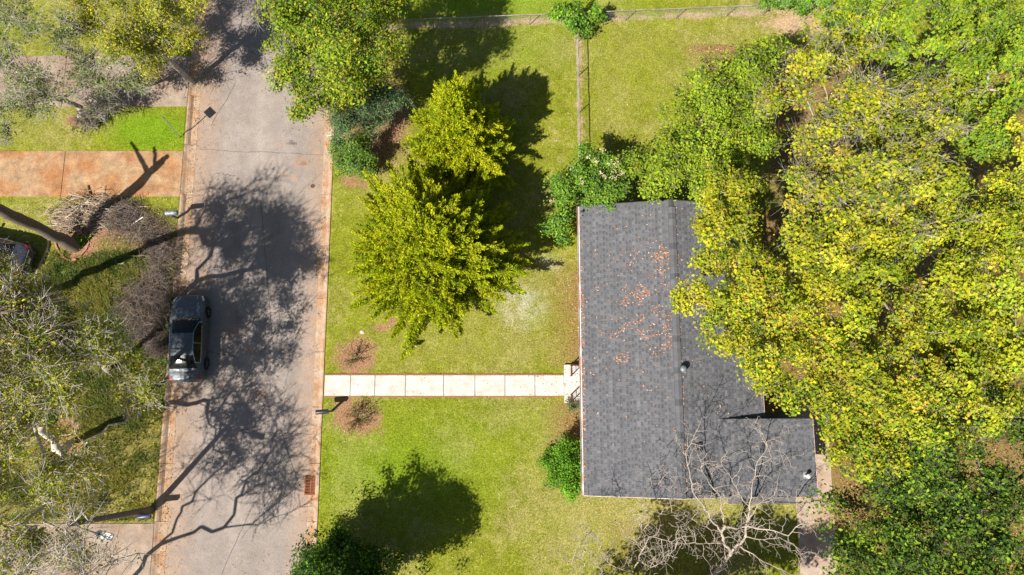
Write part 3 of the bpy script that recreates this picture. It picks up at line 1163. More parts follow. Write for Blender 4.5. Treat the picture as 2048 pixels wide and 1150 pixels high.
# ------------------------------------------------------------ street things
# storm drain
dp = P(622, 971, -.12)
dr = empty('storm_drain', (dp.x, dp.y, -.118), label='rusty slotted storm drain grate set in the kerb gutter', cat='drain grate')
gw_, gl_ = .66, .98
b = MB()
for (x0, x1, y0, y1) in ((-gw_ / 2, gw_ / 2, -gl_ / 2, -gl_ / 2 + .06), (-gw_ / 2, gw_ / 2, gl_ / 2 - .06, gl_ / 2), (-gw_ / 2, -gw_ / 2 + .05, -gl_ / 2 + .06, gl_ / 2 - .06),
                         (gw_ / 2 - .05, gw_ / 2, -gl_ / 2 + .06, gl_ / 2 - .06), (-.03, .03, -gl_ / 2 + .06, gl_ / 2 - .06)):
    b.box(x0, x1, y0, y1, -.05, .055)
b.build('frame', M_RUST, dr)
for side in (-1, 1):
    for i in range(11):
        yy = -gl_ / 2 + .095 + i * .079
        x0, x1 = sorted((side * .03, side * (gw_ / 2 - .05)))
        MB().box(x0, x1, yy - .019, yy + .019, -.03, .05).build('bar', M_RUST, dr)
MB().box(-gw_ / 2 + .01, gw_ / 2 - .01, -gl_ / 2 + .01, gl_ / 2 - .01, -.02, -.002).build('sump', M_DARK, dr)
# valve cover
cp = P(625, 372, -.1)
vc = empty('valve_cover', (cp.x, cp.y, -.118), label='small round iron valve cover in the asphalt', cat='valve cover')
MB().lathe((0, 0, 0), [(.13, 0), (.13, .018), (.11, .020)], 18).build('ring', M_RUST, vc)
MB().lathe((0, 0, 0), [(.10, 0), (.10, .026)], 18).build('lid', mat('dark_iron', (.07, .055, .05), .7), vc)


def mailbox(label, p, rz, colm, post_h=1.05, blen=.50):
    m = empty('mailbox', p, rz, label=label, cat='mailbox', group='mailboxes along the street')
    MB().box(-.05, .05, -.05, .05, -.2, post_h, .006).build('post', M_WOODP, m)
    MB().box(-.32, .10, -.045, .045, post_h - .14, post_h - .055).build('arm', M_WOODP, m)
    V, F = [], []
    k = 11
    for x in (-blen - .04, -blen - .02, .08, .10):
        for j in range(k):
            t = math.pi * j / (k - 1)
            s_ = .94 if x in (-blen - .04, .10) else 1
            V.append((x, .125 * s_ * math.cos(t), post_h + .10 + .12 * s_ * math.sin(t)))
        V.append((x, -.12, post_h))
        V.append((x, .12, post_h))
    kk = k + 2
    for i in range(3):
        for j in range(kk):
            F.append((i * kk + j, i * kk + (j + 1) % kk, (i + 1) * kk + (j + 1) % kk, (i + 1) * kk + j))
    F += [tuple(range(kk)), tuple(range(3 * kk, 4 * kk))]
    MB().add(V, F).build('box', colm, m, smooth=True)
    MB().box(-blen - .055, -blen - .043, -.11, .11, post_h + .02, post_h + .20).build('door', colm, m)
    MB().box(-.16, -.13, -.137, -.128, post_h + .06, post_h + .28).build('flag', mat('flag_red', (.4, .03, .02), .5), m)
    return m


mailbox('black domed mailbox on a wooden post beside the front walk', P(664, 822), 0.08, M_BLACKP)
mailbox('grey domed mailbox at the far kerb by the brush heap', P(355, 437), math.pi + .1, mat('grey_enamel', (.30, .32, .35), .4, metal=.3))
mailbox('dark mailbox beside the wooden utility pole and the lower driveway', P(303, 1026), math.pi + .1, mat('dark_blue_enamel', (.06, .07, .11), .35, metal=.2))

# yard sign
p = P(825, 694)
s = empty('yard_sign', p, -.02, label='small white sign standing on two wires in the front lawn', cat='yard sign')
MB().box(-.30, .30, -.012, .012, .22, .66).build('panel', M_WHITE, s)
for x in (-.2, .2):
    MB().tube([(x, 0, -.1), (x, 0, .24)], .006, 5).build('leg', M_GALV, s)
MB().box(-.24, .24, -.016, -.0125, .40, .56).build('print', mat('sign_print', (.62, .50, .56), .6, noise=.2, nscale=20), s)
# small white sign by the kerb near the shrub
p = P(666, 280)
s = empty('yard_sign', p, .2, label='little white sign on a metal stake at the kerb beside the round shrub', cat='yard sign')
MB().box(-.16, .16, -.01, .01, .45, .72).build('panel', M_WHITE, s)
MB().tube([(0, .015, -.1), (0, .015, .68)], .009, 6).build('stake', M_GALV, s)
MB().box(-.10, .10, -.0135, -.0105, .52, .60).build('print', mat('sign_ink', (.08, .09, .12), .6), s)

# street sign: galvanised post leaning out with a dark plate
base = P(359, 276)
s = empty('street_sign', base, label='tall thin galvanised sign post carrying a square plate on the grass corner', cat='sign')
top = P(327, 234, 2.35) - base
MB().tube([(0, 0, -.2), top], [.03, .028], 8).build('post', M_GALV, s)
b = MB()
d = Vector((top.x, top.y, 0)).normalized()
sd = Vector((.72, -.69, 0))
c0 = Vector(top) - Vector((0, 0, .22))
V = []
for a, z in ((-.3, -.3), (.3, -.3), (.3, .3), (-.3, .3)):
    for o in (-.004, .004):
        V.append(c0 + sd * a * .95 + Vector((0, 0, z)) + Vector((-.69, -.72, 0)) * (o + .03))
b.add(V, [(0, 2, 4, 6), (7, 5, 3, 1), (0, 1, 3, 2), (2, 3, 5, 4), (4, 5, 7, 6), (6, 7, 1, 0)])
b.build('plate', M_GALV, s)

# utility pole with the lamp arm
base = P(304, 1019)
up = empty('utility_pole', base, label='tall weathered wooden utility pole between the grass and the lower driveway', cat='utility pole')
top = P(140, 1048, 6.3) - base
MB().tube([(0, 0, -.3), top * .5, top], [.17, .145, .12], 14).build('pole', M_WOODP, up, smooth=True)
tq = Vector(top) + base
lamp = empty('street_lamp', tq, label='white street lamp arm and ribbed head reaching out from the pole top', cat='street lamp')
hd = P(230, 1076, 6.45) - tq
MB().tube([(0, 0, -.25), hd * .04 + Vector((0, 0, -.1)), hd * .3 + Vector((0, 0, .10)), hd * .62 + Vector((0, 0, .10))], .035, 8).build('arm', M_WHITE, lamp, smooth=True)
ang = math.atan2(hd.y, hd.x)
hb = empty('lamp_head_mount', hd * .62 + Vector((0, 0, .10)))
bpy.data.objects.remove(hb)


def rot_pts(vs, o, a):
    c, s_ = math.cos(a), math.sin(a)
    return [(o[0] + x * c - y_ * s_, o[1] + x * s_ + y_ * c, o[2] + z) for x, y_, z in vs]


o = hd * .60 + Vector((0, 0, .10))
m = MB().prism([(0, -.05), (.10, -.13), (.42, -.145), (.42, .145), (.10, .13), (0, .05)], -.09, .05)
m.v = rot_pts(m.v, o, ang)
m.build('housing', M_WHITE, lamp)
m = MB()
for i in range(4):
    m.box(.421, .80, -.145 + i * .078, -.145 + i * .078 + .056, -.03, .045)
m.v = rot_pts(m.v, o, ang)
m.build('cooling_fin', M_WHITE, lamp, kind='stuff')
m = MB().box(.421, .79, -.14, .14, -.07, -.031)
m.v = rot_pts(m.v, o, ang)
m.build('lens', M_BLACKP, lamp)
m = MB().lathe((.2, 0, .05), [(.045, 0), (.045, .05), (.02, .07)], 12)
m.v = rot_pts(m.v, o, ang)
m.build('photocell', mat('photocell_teal', (.03, .07, .08), .4), lamp)

# brick ring round the cut tree, bricks one by one
ring = empty('brick_edging', P(148, 490), label='ring of small red bricks round the foot of the cut tree', cat='edging')
bm_ = MB().box(-.10, .10, -.05, .05, -.03, .06, .006).mesh('brick', mat('red_brick', (.38, .17, .125), .9, noise=.3, nscale=7, bump=.3))
bc = P(148, 490)
outl = [(112, 468), (111, 480), (113, 492), (118, 502), (125, 511), (133, 518), (142, 522), (151, 520), (160, 514), (167, 506), (174, 497), (178, 486), (178, 474), (173, 465), (165, 461)]
for i in range(len(outl) - 1):
    a, c = P(*outl[i]), P(*outl[i + 1])
    for t in (.25, .75):
        q = a.lerp(c, t) - bc
        ob = link('brick', bm_, ring)
        ob.location = (q.x, q.y, .02)
        ob.rotation_euler = (random.uniform(-.1, .1), random.uniform(-.1, .1), math.atan2(c.y - a.y, c.x - a.x) + random.uniform(-.15, .15))
for i, (a, c) in enumerate(((146, 494), (138, 466), (159, 474), (152, 520))):
    q = P(a, c)
    o_ = link('paving_block', bm_, None, label=('loose pinkish brick lying at the foot of the cut tree', 'loose brick at the brush side of the brick ring', 'loose brick beside the green weeds in the brick ring', 'loose brick lying at the tip of the brick ring')[i], cat='brick')
    o_.location = (q.x, q.y, .10)
    o_.scale = (1.2, 1.2, 1.2)
    o_.rotation_euler = (0, .1, random.uniform(0, 3))
M_LOG = mat('cut_wood', (.42, .33, .24), .85, noise=.25, nscale=8)
pts = [P(98, 468, .05), P(96, 492, .06), P(88, 515, .06), P(78, 532, .06), P(72, 550, .06), P(61, 572, .05)]
MB().tube(pts, [.05, .055, .06, .06, .055, .05], 7).build('garden_log', M_LOG, None, smooth=True, label='long curved pale branch lying as an edging beside the yard car', cat='log')
for (a, c, r_, lb) in (((251, 447), (288, 433), .025, 'thin white pole lying across the brush by the driveway'), ((262, 451), (286, 434), .03, 'short pale stake leaning in the brown brush')):
    pass
MB().tube([P(262, 450, .25), P(286, 434, .45)], .028, 7).build('stake', M_WHITE, None, label='short white pipe lying on the brown brush', cat='pipe')
MB().tube([P(250, 416, .18), P(294, 412, .22)], .022, 7).build('stick', M_LOG, None, label='long thin pale stick lying in the grass near the stained driveway', cat='stick')
b = MB()
pts = [P(240 + 9 * math.cos(t), 521 + 7 * math.sin(t), .12) for t in np.linspace(.6, 5.2, 14)]
b.tube(pts, .016, 6).build('garden_hose', M_WHITE, None, label='curl of pale hose lying in the shaded yard weeds', cat='hose')
q = P(724, 664)
b = MB().lathe((q.x, q.y, 0), [(.0, 0), (.11, .0), (.12, .02), (.08, .05), (.0, .06)], 9)
b.v = [(x + random.uniform(-.02, .02), y_ + random.uniform(-.02, .02), z) for x, y_, z in b.v]
b.build('stone', M_CONC, None, label='single pale stone in the lawn beside the kerb side shade', cat='stone')

# ------------------------------------------------------------ cars
def car(label, loc, rz, paint, dusty=.0, scale=1.0):
    root = empty('parked_car', loc, rz, label=label, cat='car', group=None)
    ys = np.concatenate([np.linspace(-2.42, -2.2, 6), np.linspace(-2.1, 2.1, 43), np.linspace(2.2, 2.42, 6)])
    fw = lambda y: np.interp(y, [-2.42, -2.38, -2.28, -2.1, -1.8, -1, 0, 1.2, 1.8, 2.1, 2.28, 2.38, 2.42], [.52, .66, .79, .865, .905, .925, .93, .925, .90, .85, .75, .60, .44])
    fd = lambda y: np.interp(y, [-2.42, -2.38, -2.28, -2.0, -1.7, .95, 1.4, 1.8, 2.1, 2.3, 2.38, 2.42], [.72, .92, 1.02, 1.075, 1.10, 1.02, .97, .92, .84, .73, .64, .56])
    fr = lambda y: np.interp(y, [-2.42, -1.78, -1.4, -.95, -.5, 0, .22, .55, .98, 2.42], [0, 0, .17, .31, .37, .385, .37, .22, 0, 0])
    V, k = [], 9
    G = []
    for y in ys:
        w, zd, g = float(fw(y)), float(fd(y)), float(fr(y))
        G.append(g)
        gg = min(g / .34, 1)
        zs = min(zd - .10, .93)
        zs = max(zs, .45)
        lowz = .22 if abs(y) < 2.3 else .30
        arch = 0
        for yw in (-1.42, 1.42):
            q = .38 ** 2 - (y - yw) ** 2
            if q > 0:
                arch = max(arch, .33 + math.sqrt(q))
        z0 = max(lowz, arch)
        xr = w * (.84 - .20 * gg)
        zr = zd + g
        half = [(.95 * w, z0), (w, max(z0 + .01, .44)), (w * 1.0, max(z0 + .02, min(.66, zs - .05))), (.985 * w, max(zs, z0 + .03)), (.925 * w, max(zs, z0 + .03) + .045),
                (xr, zr - .055 if g > .02 else zd - .02), (xr * .74, zr - .012), (xr * .36, zr), (0, zr + .004)]
        V.append(half)
    V = np.array(V)                                   # rows, k, 2
    # full ring: right side reversed + left side
    n = len(ys)
    pts = np.zeros((n, 2 * k - 1, 3))
    for i in range(n):
        for j in range(k):
            pts[i, j] = (V[i, j, 0], ys[i], V[i, j, 1])
            pts[i, 2 * k - 2 - j] = (-V[i, j, 0], ys[i], V[i, j, 1])
    W = 2 * k - 1
    groups = {'body': [], 'windshield': [], 'rear_window': [], 'side_window': [], 'side_window2': [], 'roof_panel': []}
    for i in range(n - 1):
        ym = (ys[i] + ys[i + 1]) / 2
        g = (G[i] + G[i + 1]) / 2
        for j in range(W - 1):
            jj = j if j < k - 1 else W - 2 - j
            q = (i * W + j, (i + 1) * W + j, (i + 1) * W + j + 1, i * W + j + 1)
            key = 'body'
            if jj == 4 and g > .10 and not (-.42 < ym < -.30) and ym > -1.45:
                key = 'side_window' if j < k - 1 else 'side_window2'
            elif jj >= 5:
                if .24 < ym < .96:
                    key = 'windshield'
                elif -1.68 < ym < -.98:
                    key = 'rear_window'
                elif -.98 <= ym <= .24:
                    key = 'roof_panel'
            groups[key].append(q)
    flat = pts.reshape(-1, 3)
    groups['body'].append(tuple(range(W)))
    groups['body'].append(tuple(range((n - 1) * W, n * W))[::-1])
    for i in range(n - 1):                             # underside
        groups['body'].append((i * W, i * W + W - 1, (i + 1) * W + W - 1, (i + 1) * W))
    for key, fs in groups.items():
        used = sorted({a for f in fs for a in f})
        mp = {a: b2 for b2, a in enumerate(used)}
        mm = MB().add([flat[a] for a in used], [tuple(mp[a] for a in f) for f in fs])
        mt = M_GLASS if 'window' in key or key == 'windshield' else paint
        mm.build(key.replace('2', ''), mt, root, smooth=True)
    for s_ in (-1, 1):                                 # chrome line round the side glass
        idx = [i for i in range(n) if G[i] > .09 and ys[i] > -1.5]
        lo = [(s_ * (V[i, 4, 0] + .004), ys[i], V[i, 4, 1] + .004) for i in idx]
        hi = [(s_ * (V[i, 5, 0] + .006), ys[i], V[i, 5, 1] + .006) for i in idx]
        loop = lo + [tuple(x / 2 for x in map(sum, zip(lo[-1], hi[-1])))] + hi[::-1] + [lo[0]]
        MB().tube(loop, .017, 5, False).build('window_trim', M_CHROME, root)
        # lamps
        for (ya, yb, nm, m_, ja) in ((1.95, 2.32, 'headlight', M_LAMP, 4), (-2.34, -2.06, 'taillight', M_TAIL, 4)):
            rr = [i for i in range(n) if ya <= ys[i] <= yb]
            vs, fs = [], []
            for i in rr:
                for a in (3, 4, 5):
                    q = pts[i, a] if s_ > 0 else pts[i, W - 1 - a]
                    pull = .70 if a == 5 else 1.0
                    vs.append((q[0] * pull + s_ * .006, q[1] + (.006 if ya > 0 else -.006), q[2] + .007))
            for a in range(len(rr) - 1):
                for c in range(2):
                    fs.append((a * 3 + c, (a + 1) * 3 + c, (a + 1) * 3 + c + 1, a * 3 + c + 1))
            MB().add(vs, fs).build(nm, m_, root, smooth=True)
        # mirror
        MB().box(min(s_ * .93, s_ * 1.10), max(s_ * .93, s_ * 1.10), .62, .74, .92, 1.05, .02).build('mirror', paint, root)
        for yw in (-1.42, 1.42):
            tb = MB().lathe((0, 0, 0), [(.22, -.10), (.325, -.09), (.335, -.04), (.335, .04), (.325, .10), (.22, .105)], 24)
            tb.v = [(s_ * (.835 + z), yw + y_, .335 + x) for x, y_, z in tb.v]
            wl = tb.build('wheel', M_TYRE, root, smooth=True)
            rbm = MB().lathe((0, 0, 0), [(.215, .06), (.21, .095), (.19, .075), (.05, .10), (.0, .105)], 20)
            rbm.v = [(s_ * (.835 + z), yw + y_, .335 + x) for x, y_, z in rbm.v]
            rbm.build('rim', M_RIM, wl, smooth=True)
            for q in range(5):
                t = q * 2 * math.pi / 5
                sp = MB().box(-.02, .02, .03, .20, .10, .115)
                sp.v = [(s_ * (.835 + z), yw + (x * math.sin(t) + y_ * math.cos(t)), .335 + (x * math.cos(t) - y_ * math.sin(t))) for x, y_, z in sp.v]
                sp.build('spoke', M_RIM, wl)
        for (yy) in (.05, -.85):
            MB().box(min(s_ * .925, s_ * .955), max(s_ * .925, s_ * .955), yy - .1, yy + .1, .80, .83).build('door_handle', M_CHROME, root)
    # grille, plate, wipers, antenna
    MB().box(-.42, .42, 2.36, 2.43, .40, .58).build('grille', M_BLACKP, root)
    MB().box(-.16, .16, -2.44, -2.425, .62, .76).build('number_plate', M_WHITE, root)
    MB().box(-.60, .60, -2.40, -2.34, .90, .93).build('trunk_trim', M_CHROME, root)
    for x0 in (-.5, .08):
        MB().tube([(x0, .93, 1.055), (x0 + .48, .80, 1.12)], .009, 5).build('wiper', M_BLACKP, root)
    return root


M_CHROME = mat('chrome', (.6, .6, .6), .2, metal=1)
M_LAMP = mat('lamp_glass', (.62, .62, .62), .2, spec=.6)
M_TAIL = mat('tail_glass', (.55, .008, .02), .2, spec=.6)
M_PAINT1 = mat('graphite_paint', (.085, .10, .115), .38, metal=.12, coat=.35, noise=.1, nscale=3)
M_PAINT2 = mat('navy_paint', (.045, .05, .075), .3, metal=.4, coat=.6, noise=.1, nscale=3)
c = P(373.5, 675, .75)
car('dark graphite sedan with white headlights parked along the kerb', (c.x, c.y, -.10), R(2.0), M_PAINT1)
c = P(-26, 503, .75)
car('dark navy sedan parked on the grass under the bare branches', (c.x, c.y, 0.0), math.atan2(.22, -.97) - math.pi / 2, M_PAINT2)
# ------------------------------------------------------------ trees east of the house
BIG = dict(ls=.093, cr=.34, wid=.70, twig_r=.006, bark=M_BARK_PALE, rtip=.008, shell=.50, twigs=2)
tree('maple_tree', 'tree', 'yellow green maple leaning over the east slope of the roof', P(1500, 610),
     [(1510, 450, 9.5, 2.3, 1.8), (1490, 640, 8.4, 1.5, 1.2), (1580, 560, 10.5, 2.6, 2.0), (1600, 680, 10.2, 2.2, 1.6), (1440, 430, 8.3, 1.2, .9), (1412, 478, 8.0, 1.25, .8), (1418, 588, 7.8, 1.25, .8), (1450, 640, 7.8, 1.0, .7),
      (1420, 400, 7.8, .8, .6), (1560, 745, 8.2, .9, .7), (1455, 685, 7.6, .6, .4), (1620, 480, 10.5, 2.4, 1.8)], 400, 145, PAL_YEL, r0=.26, **BIG)
tree('maple_tree', 'tree', 'yellow maple with pale branches showing, north east of the house behind the green tree', P(1640, 400),
     [(1650, 230, 11, 2.9, 2.1), (1740, 330, 12, 3.2, 2.2), (1640, 370, 10.8, 2.6, 1.9), (1690, 140, 9.8, 2.5, 1.8), (1800, 250, 11, 2.6, 1.8), (1820, 400, 11.5, 2.4, 1.8)], 430, 106, PAL_YEL, r0=.27,
     **{**BIG, 'shell': .5, 'twigs': 5, 'twig_len': .75, 'twig_r': .008})
tree('maple_tree', 'tree', 'greener maple at the top right corner beyond the fence end', P(1800, 190),
     [(1900, 90, 10, 3.2, 2.2), (2020, 190, 11, 3.0, 2.1), (1790, 60, 8.8, 2.5, 1.8), (1990, 20, 9, 3.0, 2.0), (1730, 40, 7.5, 1.7, 1.2), (1900, 200, 10, 2.4, 1.8)], 380, 132, PAL_YELG, r0=.27, **BIG)
tree('maple_tree', 'tree', 'yellow maple at the right edge beside the dark gap in the canopy', P(1790, 520),
     [(1920, 400, 12, 2.8, 2.0), (2035, 520, 11.5, 2.9, 2.1), (1850, 560, 11.8, 2.8, 2.0), (2040, 360, 11, 2.4, 1.8), (1980, 640, 10.5, 2.4, 1.7), (1740, 470, 10.5, 2.2, 1.6)], 400, 130, PAL_YEL[:6] + PAL_YELG[:1], r0=.28, **BIG)
tree('maple_tree', 'tree', 'yellow green maple with branches ending over the back drive by the lower roof', P(1640, 720),
     [(1700, 740, 10.5, 2.4, 1.8), (1820, 740, 11, 2.9, 2.0), (1715, 850, 8.5, 1.6, 1.2), (1780, 860, 9.3, 2.4, 1.7), (1950, 760, 10, 2.7, 1.9), (1585, 805, 7.0, .5, .4), (1668, 905, 6.6, .5, .4), (1730, 925, 7.8, 1.0, .8),
      (1700, 630, 10.2, 2.0, 1.5), (1630, 765, 8, .9, .7), (1610, 700, 8.5, 1.0, .8)], 430, 130, PAL_YEL + PAL_YELG[:2], r0=.26, **BIG)
tree('oak_tree', 'tree', 'dark green oak filling the lower right corner', P(1780, 1010),
     [(1890, 960, 8.8, 2.5, 1.8), (2010, 900, 9.5, 2.8, 1.9), (1760, 1090, 8, 2.3, 1.7), (1880, 1110, 9, 2.7, 1.9), (2020, 1070, 9.4, 2.9, 2.0), (1700, 1070, 6, 1.1, .9), (1800, 990, 7.5, 1.7, 1.3), (1790, 1200, 8, 2.5, 1.8),
      (1690, 1000, 4.5, .7, .5)], 620, 84, PAL_DARK + PAL_MID[:2] + PAL_DARK[2:], r0=.27, ls=.098, cr=.46, wid=.6, shell=.5)
# ------------------------------------------------------------ trees north of the house
tree('oak_tree', 'tree', 'mid green tree north of the house overhanging the roof ridge end', P(1330, 400),
     [(1480, 140, 6.8, 1.7, 1.5), (1420, 220, 6.6, 2.0, 1.6), (1500, 250, 6.8, 1.7, 1.4), (1350, 300, 5.6, 1.5, 1.3), (1420, 320, 6, 1.8, 1.4), (1340, 370, 4.6, 1.2, .9), (1530, 100, 6.2, .9, .9), (1290, 340, 4.5, .9, .8),
      (1400, 385, 5, .9, .7)], 460, 78, PAL_MID + PAL_YELG[:1], r0=.19, ls=.095, cr=.42, wid=.6, twig_len=.4)
tree('flowering_shrub', 'shrub', 'broad green shrub with cream flower heads at the north west house corner', P(1165, 385),
     [(1165, 330, 2.9, 1.25, 1.1), (1120, 390, 2.4, 1.15, 1.0), (1205, 385, 2.8, 1.2, 1.0), (1125, 455, 2.0, .95, .8), (1230, 330, 2.7, .9, .8), (1215, 390, 3.0, .6, .5)], 330, 62, PAL_GREEN + PAL_LIME[:1], r0=.10, ls=.078, cr=.30, wid=.75, bough=.45,
     twig_len=.25, twigs=2, low=-.6)
# cream flower heads on that shrub
root = [o for o in COL.objects if o.name == 'flowering_shrub'][0]
fc = np.array([P(*q) for q in ((1207, 302, 3.9), (1176, 315, 4.0), (1222, 325, 3.9), (1146, 338, 3.9), (1226, 340, 3.8), (1232, 331, 3.8), (1203, 345, 4.0), (1239, 350, 3.6), (1245, 343, 3.6), (1234, 322, 3.8), (1210, 352, 3.9),
                               (1163, 362, 4.0), (1103, 400, 3.5), (1192, 322, 4.1), (1226, 356, 3.8))])
n = 16
c0 = np.repeat(fc, n, 0)
q = rng.normal(size=c0.shape) * .085
pal = pick([(.60, .52, .32), (.66, .58, .42), (.50, .42, .24)], len(c0), np.repeat(np.arange(len(fc)), n), .1)
cloud('flower_head', root, c0 + q - np.array(root.location), rng.normal(size=c0.shape) + np.array([0, 0, 1.5]), rng.uniform(.03, .055, len(c0)), pal, M_DRY, kind='stuff')
tree('vine_clump', 'shrub', 'low leafy vine clump swallowing the fence junction', P(1152, 48),
     [(1150, 34, 1.2, .72, .55), (1188, 28, 1.15, .5, .4), (1120, 24, 1.2, .5, .4), (1160, 58, .8, .5, .4)], 100, 50, PAL_LIME + PAL_GREEN, r0=.04, ls=.09, cr=.24, wid=.7, twig_len=.2, twigs=2)
tree('shrub', 'shrub', 'pale green shrub at the right end of the back fence', P(1600, 30),
     [(1575, 0, 1.6, .9, .7), (1610, 4, 1.8, .8, .6), (1650, 24, 2.2, .9, .7), (1690, 40, 2.6, 1.0, .8), (1540, -4, 1.2, .5, .4)], 150, 50, PAL_LIME + PAL_BLUE[3:], r0=.06, ls=.09, cr=.28, wid=.6, twigs=2, twig_len=.3)
tree('shrub', 'shrub', 'lush bright green shrub against the front gutter near the south west corner', P(1140, 925),
     [(1143, 915, 1.5, 1.0, 1.0), (1128, 950, 1.3, 1.0, .9), (1155, 960, 1.7, .9, .9), (1112, 930, 1.0, .75, .7), (1146, 982, 1.0, .7, .7), (1138, 888, 1.2, .6, .7)], 210, 70, PAL_LIME, r0=.06, ls=.075, cr=.24, wid=.55, twigs=1, twig_len=.25, low=-.7, bough=.35)
tree('shrub', 'shrub', 'small greyish green bush below the south handrail', P(1148, 815),
     [(1142, 812, .35, .3, .25), (1158, 810, .4, .25, .25)], 18, 40, PAL_BLUE, r0=.02, ls=.06, cr=.16, wid=.35, twigs=2, twig_len=.2)

# ------------------------------------------------------------ trees by the street
tree('oak_tree', 'tree', 'tall olive and yellow tree overhanging the right side of the street at the top', P(742, 250),
     [(640, 40, 8.2, 2.3, 1.8), (705, 110, 8.2, 2.3, 1.8), (600, 120, 7.4, 1.5, 1.2), (745, 40, 7.4, 1.6, 1.4), (620, 190, 6.4, 1.2, 1.0), (690, 185, 6.6, 1.2, 1.0), (590, 20, 7, 1.2, 1.0), (760, 140, 7, 1.0, 1.0), (585, 70, 6.8, .9, .7),
      (605, 225, 6, .5, .5)], 400, 105, PAL_OLIVE, r0=.23, ls=.09, cr=.42, wid=.6, twigs=2, twig_len=.6, bark=M_BARK, shell=.45)
tree('shrub', 'shrub', 'bluish green feathery shrub between the tall olive tree and the round kerb shrub', P(735, 260),
     [(740, 205, 3.8, 1.05, .9), (700, 238, 3.0, 1.0, .9), (778, 190, 3.8, .8, .7), (680, 250, 1.9, .7, .7), (750, 240, 2.0, .8, .7)], 230, 60, PAL_BLUE, r0=.08, ls=.10, cr=.34, wid=.3, twig_len=.5, twigs=4)
tree('shrub', 'shrub', 'rounded green shrub at the kerb below the bluish shrub', P(712, 320),
     [(706, 300, 1.5, 1.1, 1.0), (690, 325, 1.2, .85, .8), (725, 325, 1.3, .85, .8), (680, 295, 1.1, .6, .6)], 240, 62, PAL_GREEN + PAL_BLUE[:1], r0=.06, ls=.07, cr=.26, wid=.5, twigs=2, twig_len=.25, low=-.7, bough=.4)


def cedar(label, base, h, R_, nb, pal, seed, squash=1.0, dens=1.0, top_off=(0, 0)):
    """evergreen with long feathered boughs"""
    root = empty('cedar_tree', tuple(base), label=label, cat='tree')
    rg = np.random.default_rng(seed)
    A, B, RA, RB = [], [], [], []
    nst = 8
    tip = np.array([top_off[0], top_off[1], h * .93])
    for i in range(nst):
        A.append(tip * i / nst)
        B.append(tip * (i + 1) / nst)
        RA.append(.16 * (1 - i / nst) + .02)
        RB.append(.16 * (1 - (i + 1) / nst) + .02)
    Lc, Ld, Lcol, Ls = [], [], [], []
    pal = np.array(pal)
    for b_ in range(nb):
        t = (b_ + rg.random()) / nb
        t = t ** 1.15
        z = .25 + t * (h * .95 - .25)
        az = b_ * 2.399 + rg.normal() * .25
        lobes = 1 + .10 * math.sin(3 * az + seed) + .07 * math.sin(5 * az + 2 * seed)
        ln = R_ * (1 - (z / h) ** 1.35) ** .85 * rg.uniform(.52, 1.06) * lobes + .35
        el = R(rg.uniform(8, 26) + 38 * t)
        d = np.array([math.cos(az) * math.cos(el), math.sin(az) * math.cos(el), math.sin(el)])
        d2 = d + np.array([0, 0, rg.uniform(-.1, .30)])
        d2 /= np.linalg.norm(d2)
        p0 = tip * (z / (h * .93))
        mid = p0 + d * ln * .5
        end = mid + d2 * ln * .5
        A += [p0, mid]
        B += [mid, end]
        RA += [.032, .018]
        RB += [.018, .006]
        side = np.cross(d, [0, 0, 1])
        side /= np.linalg.norm(side)
        upv = np.cross(side, d)
        ns = int(ln * 11 * dens) + 4
        cb = pal[rg.integers(len(pal))] * rg.uniform(.85, 1.12)
        for s_ in range(ns):
            u = .18 + .82 * (s_ + rg.random()) / ns
            c = p0 + (mid - p0) * min(u * 2, 1) + (end - mid) * max(u * 2 - 1, 0)
            sg = 1 if s_ % 2 else -1
            sl = (.24 + .50 * (1 - u) + .12 * rg.random()) * min(1, .5 + R_ / 5)
            roll = rg.normal() * .55
            sd = d * rg.uniform(.55, 1.0) + (side * math.cos(roll) + upv * math.sin(roll)) * sg * rg.uniform(.5, 1.0) + np.array([0, 0, .2])
            sd /= np.linalg.norm(sd)
            if u > .93:
                sd, sl = d2, .35
            k = int(15 * dens * (sl / .35)) + 5
            w = rg.random(k)
            cc = c + sd * sl * w[:, None] + rg.normal(size=(k, 3)) * .05
            dd = sd + rg.normal(size=(k, 3)) * .50
            Lc.append(cc)
            Ld.append(dd)
            Ls.append(rg.uniform(.05, .10, k))
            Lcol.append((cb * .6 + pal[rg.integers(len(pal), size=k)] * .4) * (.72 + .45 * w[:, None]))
            A.append(c)
            B.append(c + sd * sl)
            RA.append(.007)
            RB.append(.003)
    link('trunk', tubes_mesh('trunk', [(np.array(A), np.array(B), np.array(RA), np.array(RB), 4)], M_BARK), root)
    C, D, S = np.concatenate(Lc), np.concatenate(Ld), np.concatenate(Ls)[:, None]
    Cl = np.concatenate(Lcol)
    keep = C[:, 2] > .03
    C, D, S, Cl = C[keep], D[keep], S[keep], Cl[keep]
    D /= np.linalg.norm(D, axis=1, keepdims=True)
    Nn = rg.normal(size=C.shape) + np.array([0, 0, 1.0])
    b2 = np.cross(D, Nn)
    b2 /= np.linalg.norm(b2, axis=1, keepdims=True)
    V = np.stack([C - D * S, C + b2 * S * .34, C + D * S, C - b2 * S * .34], 1).reshape(-1, 3)
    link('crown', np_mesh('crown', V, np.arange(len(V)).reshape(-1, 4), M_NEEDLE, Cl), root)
    return root


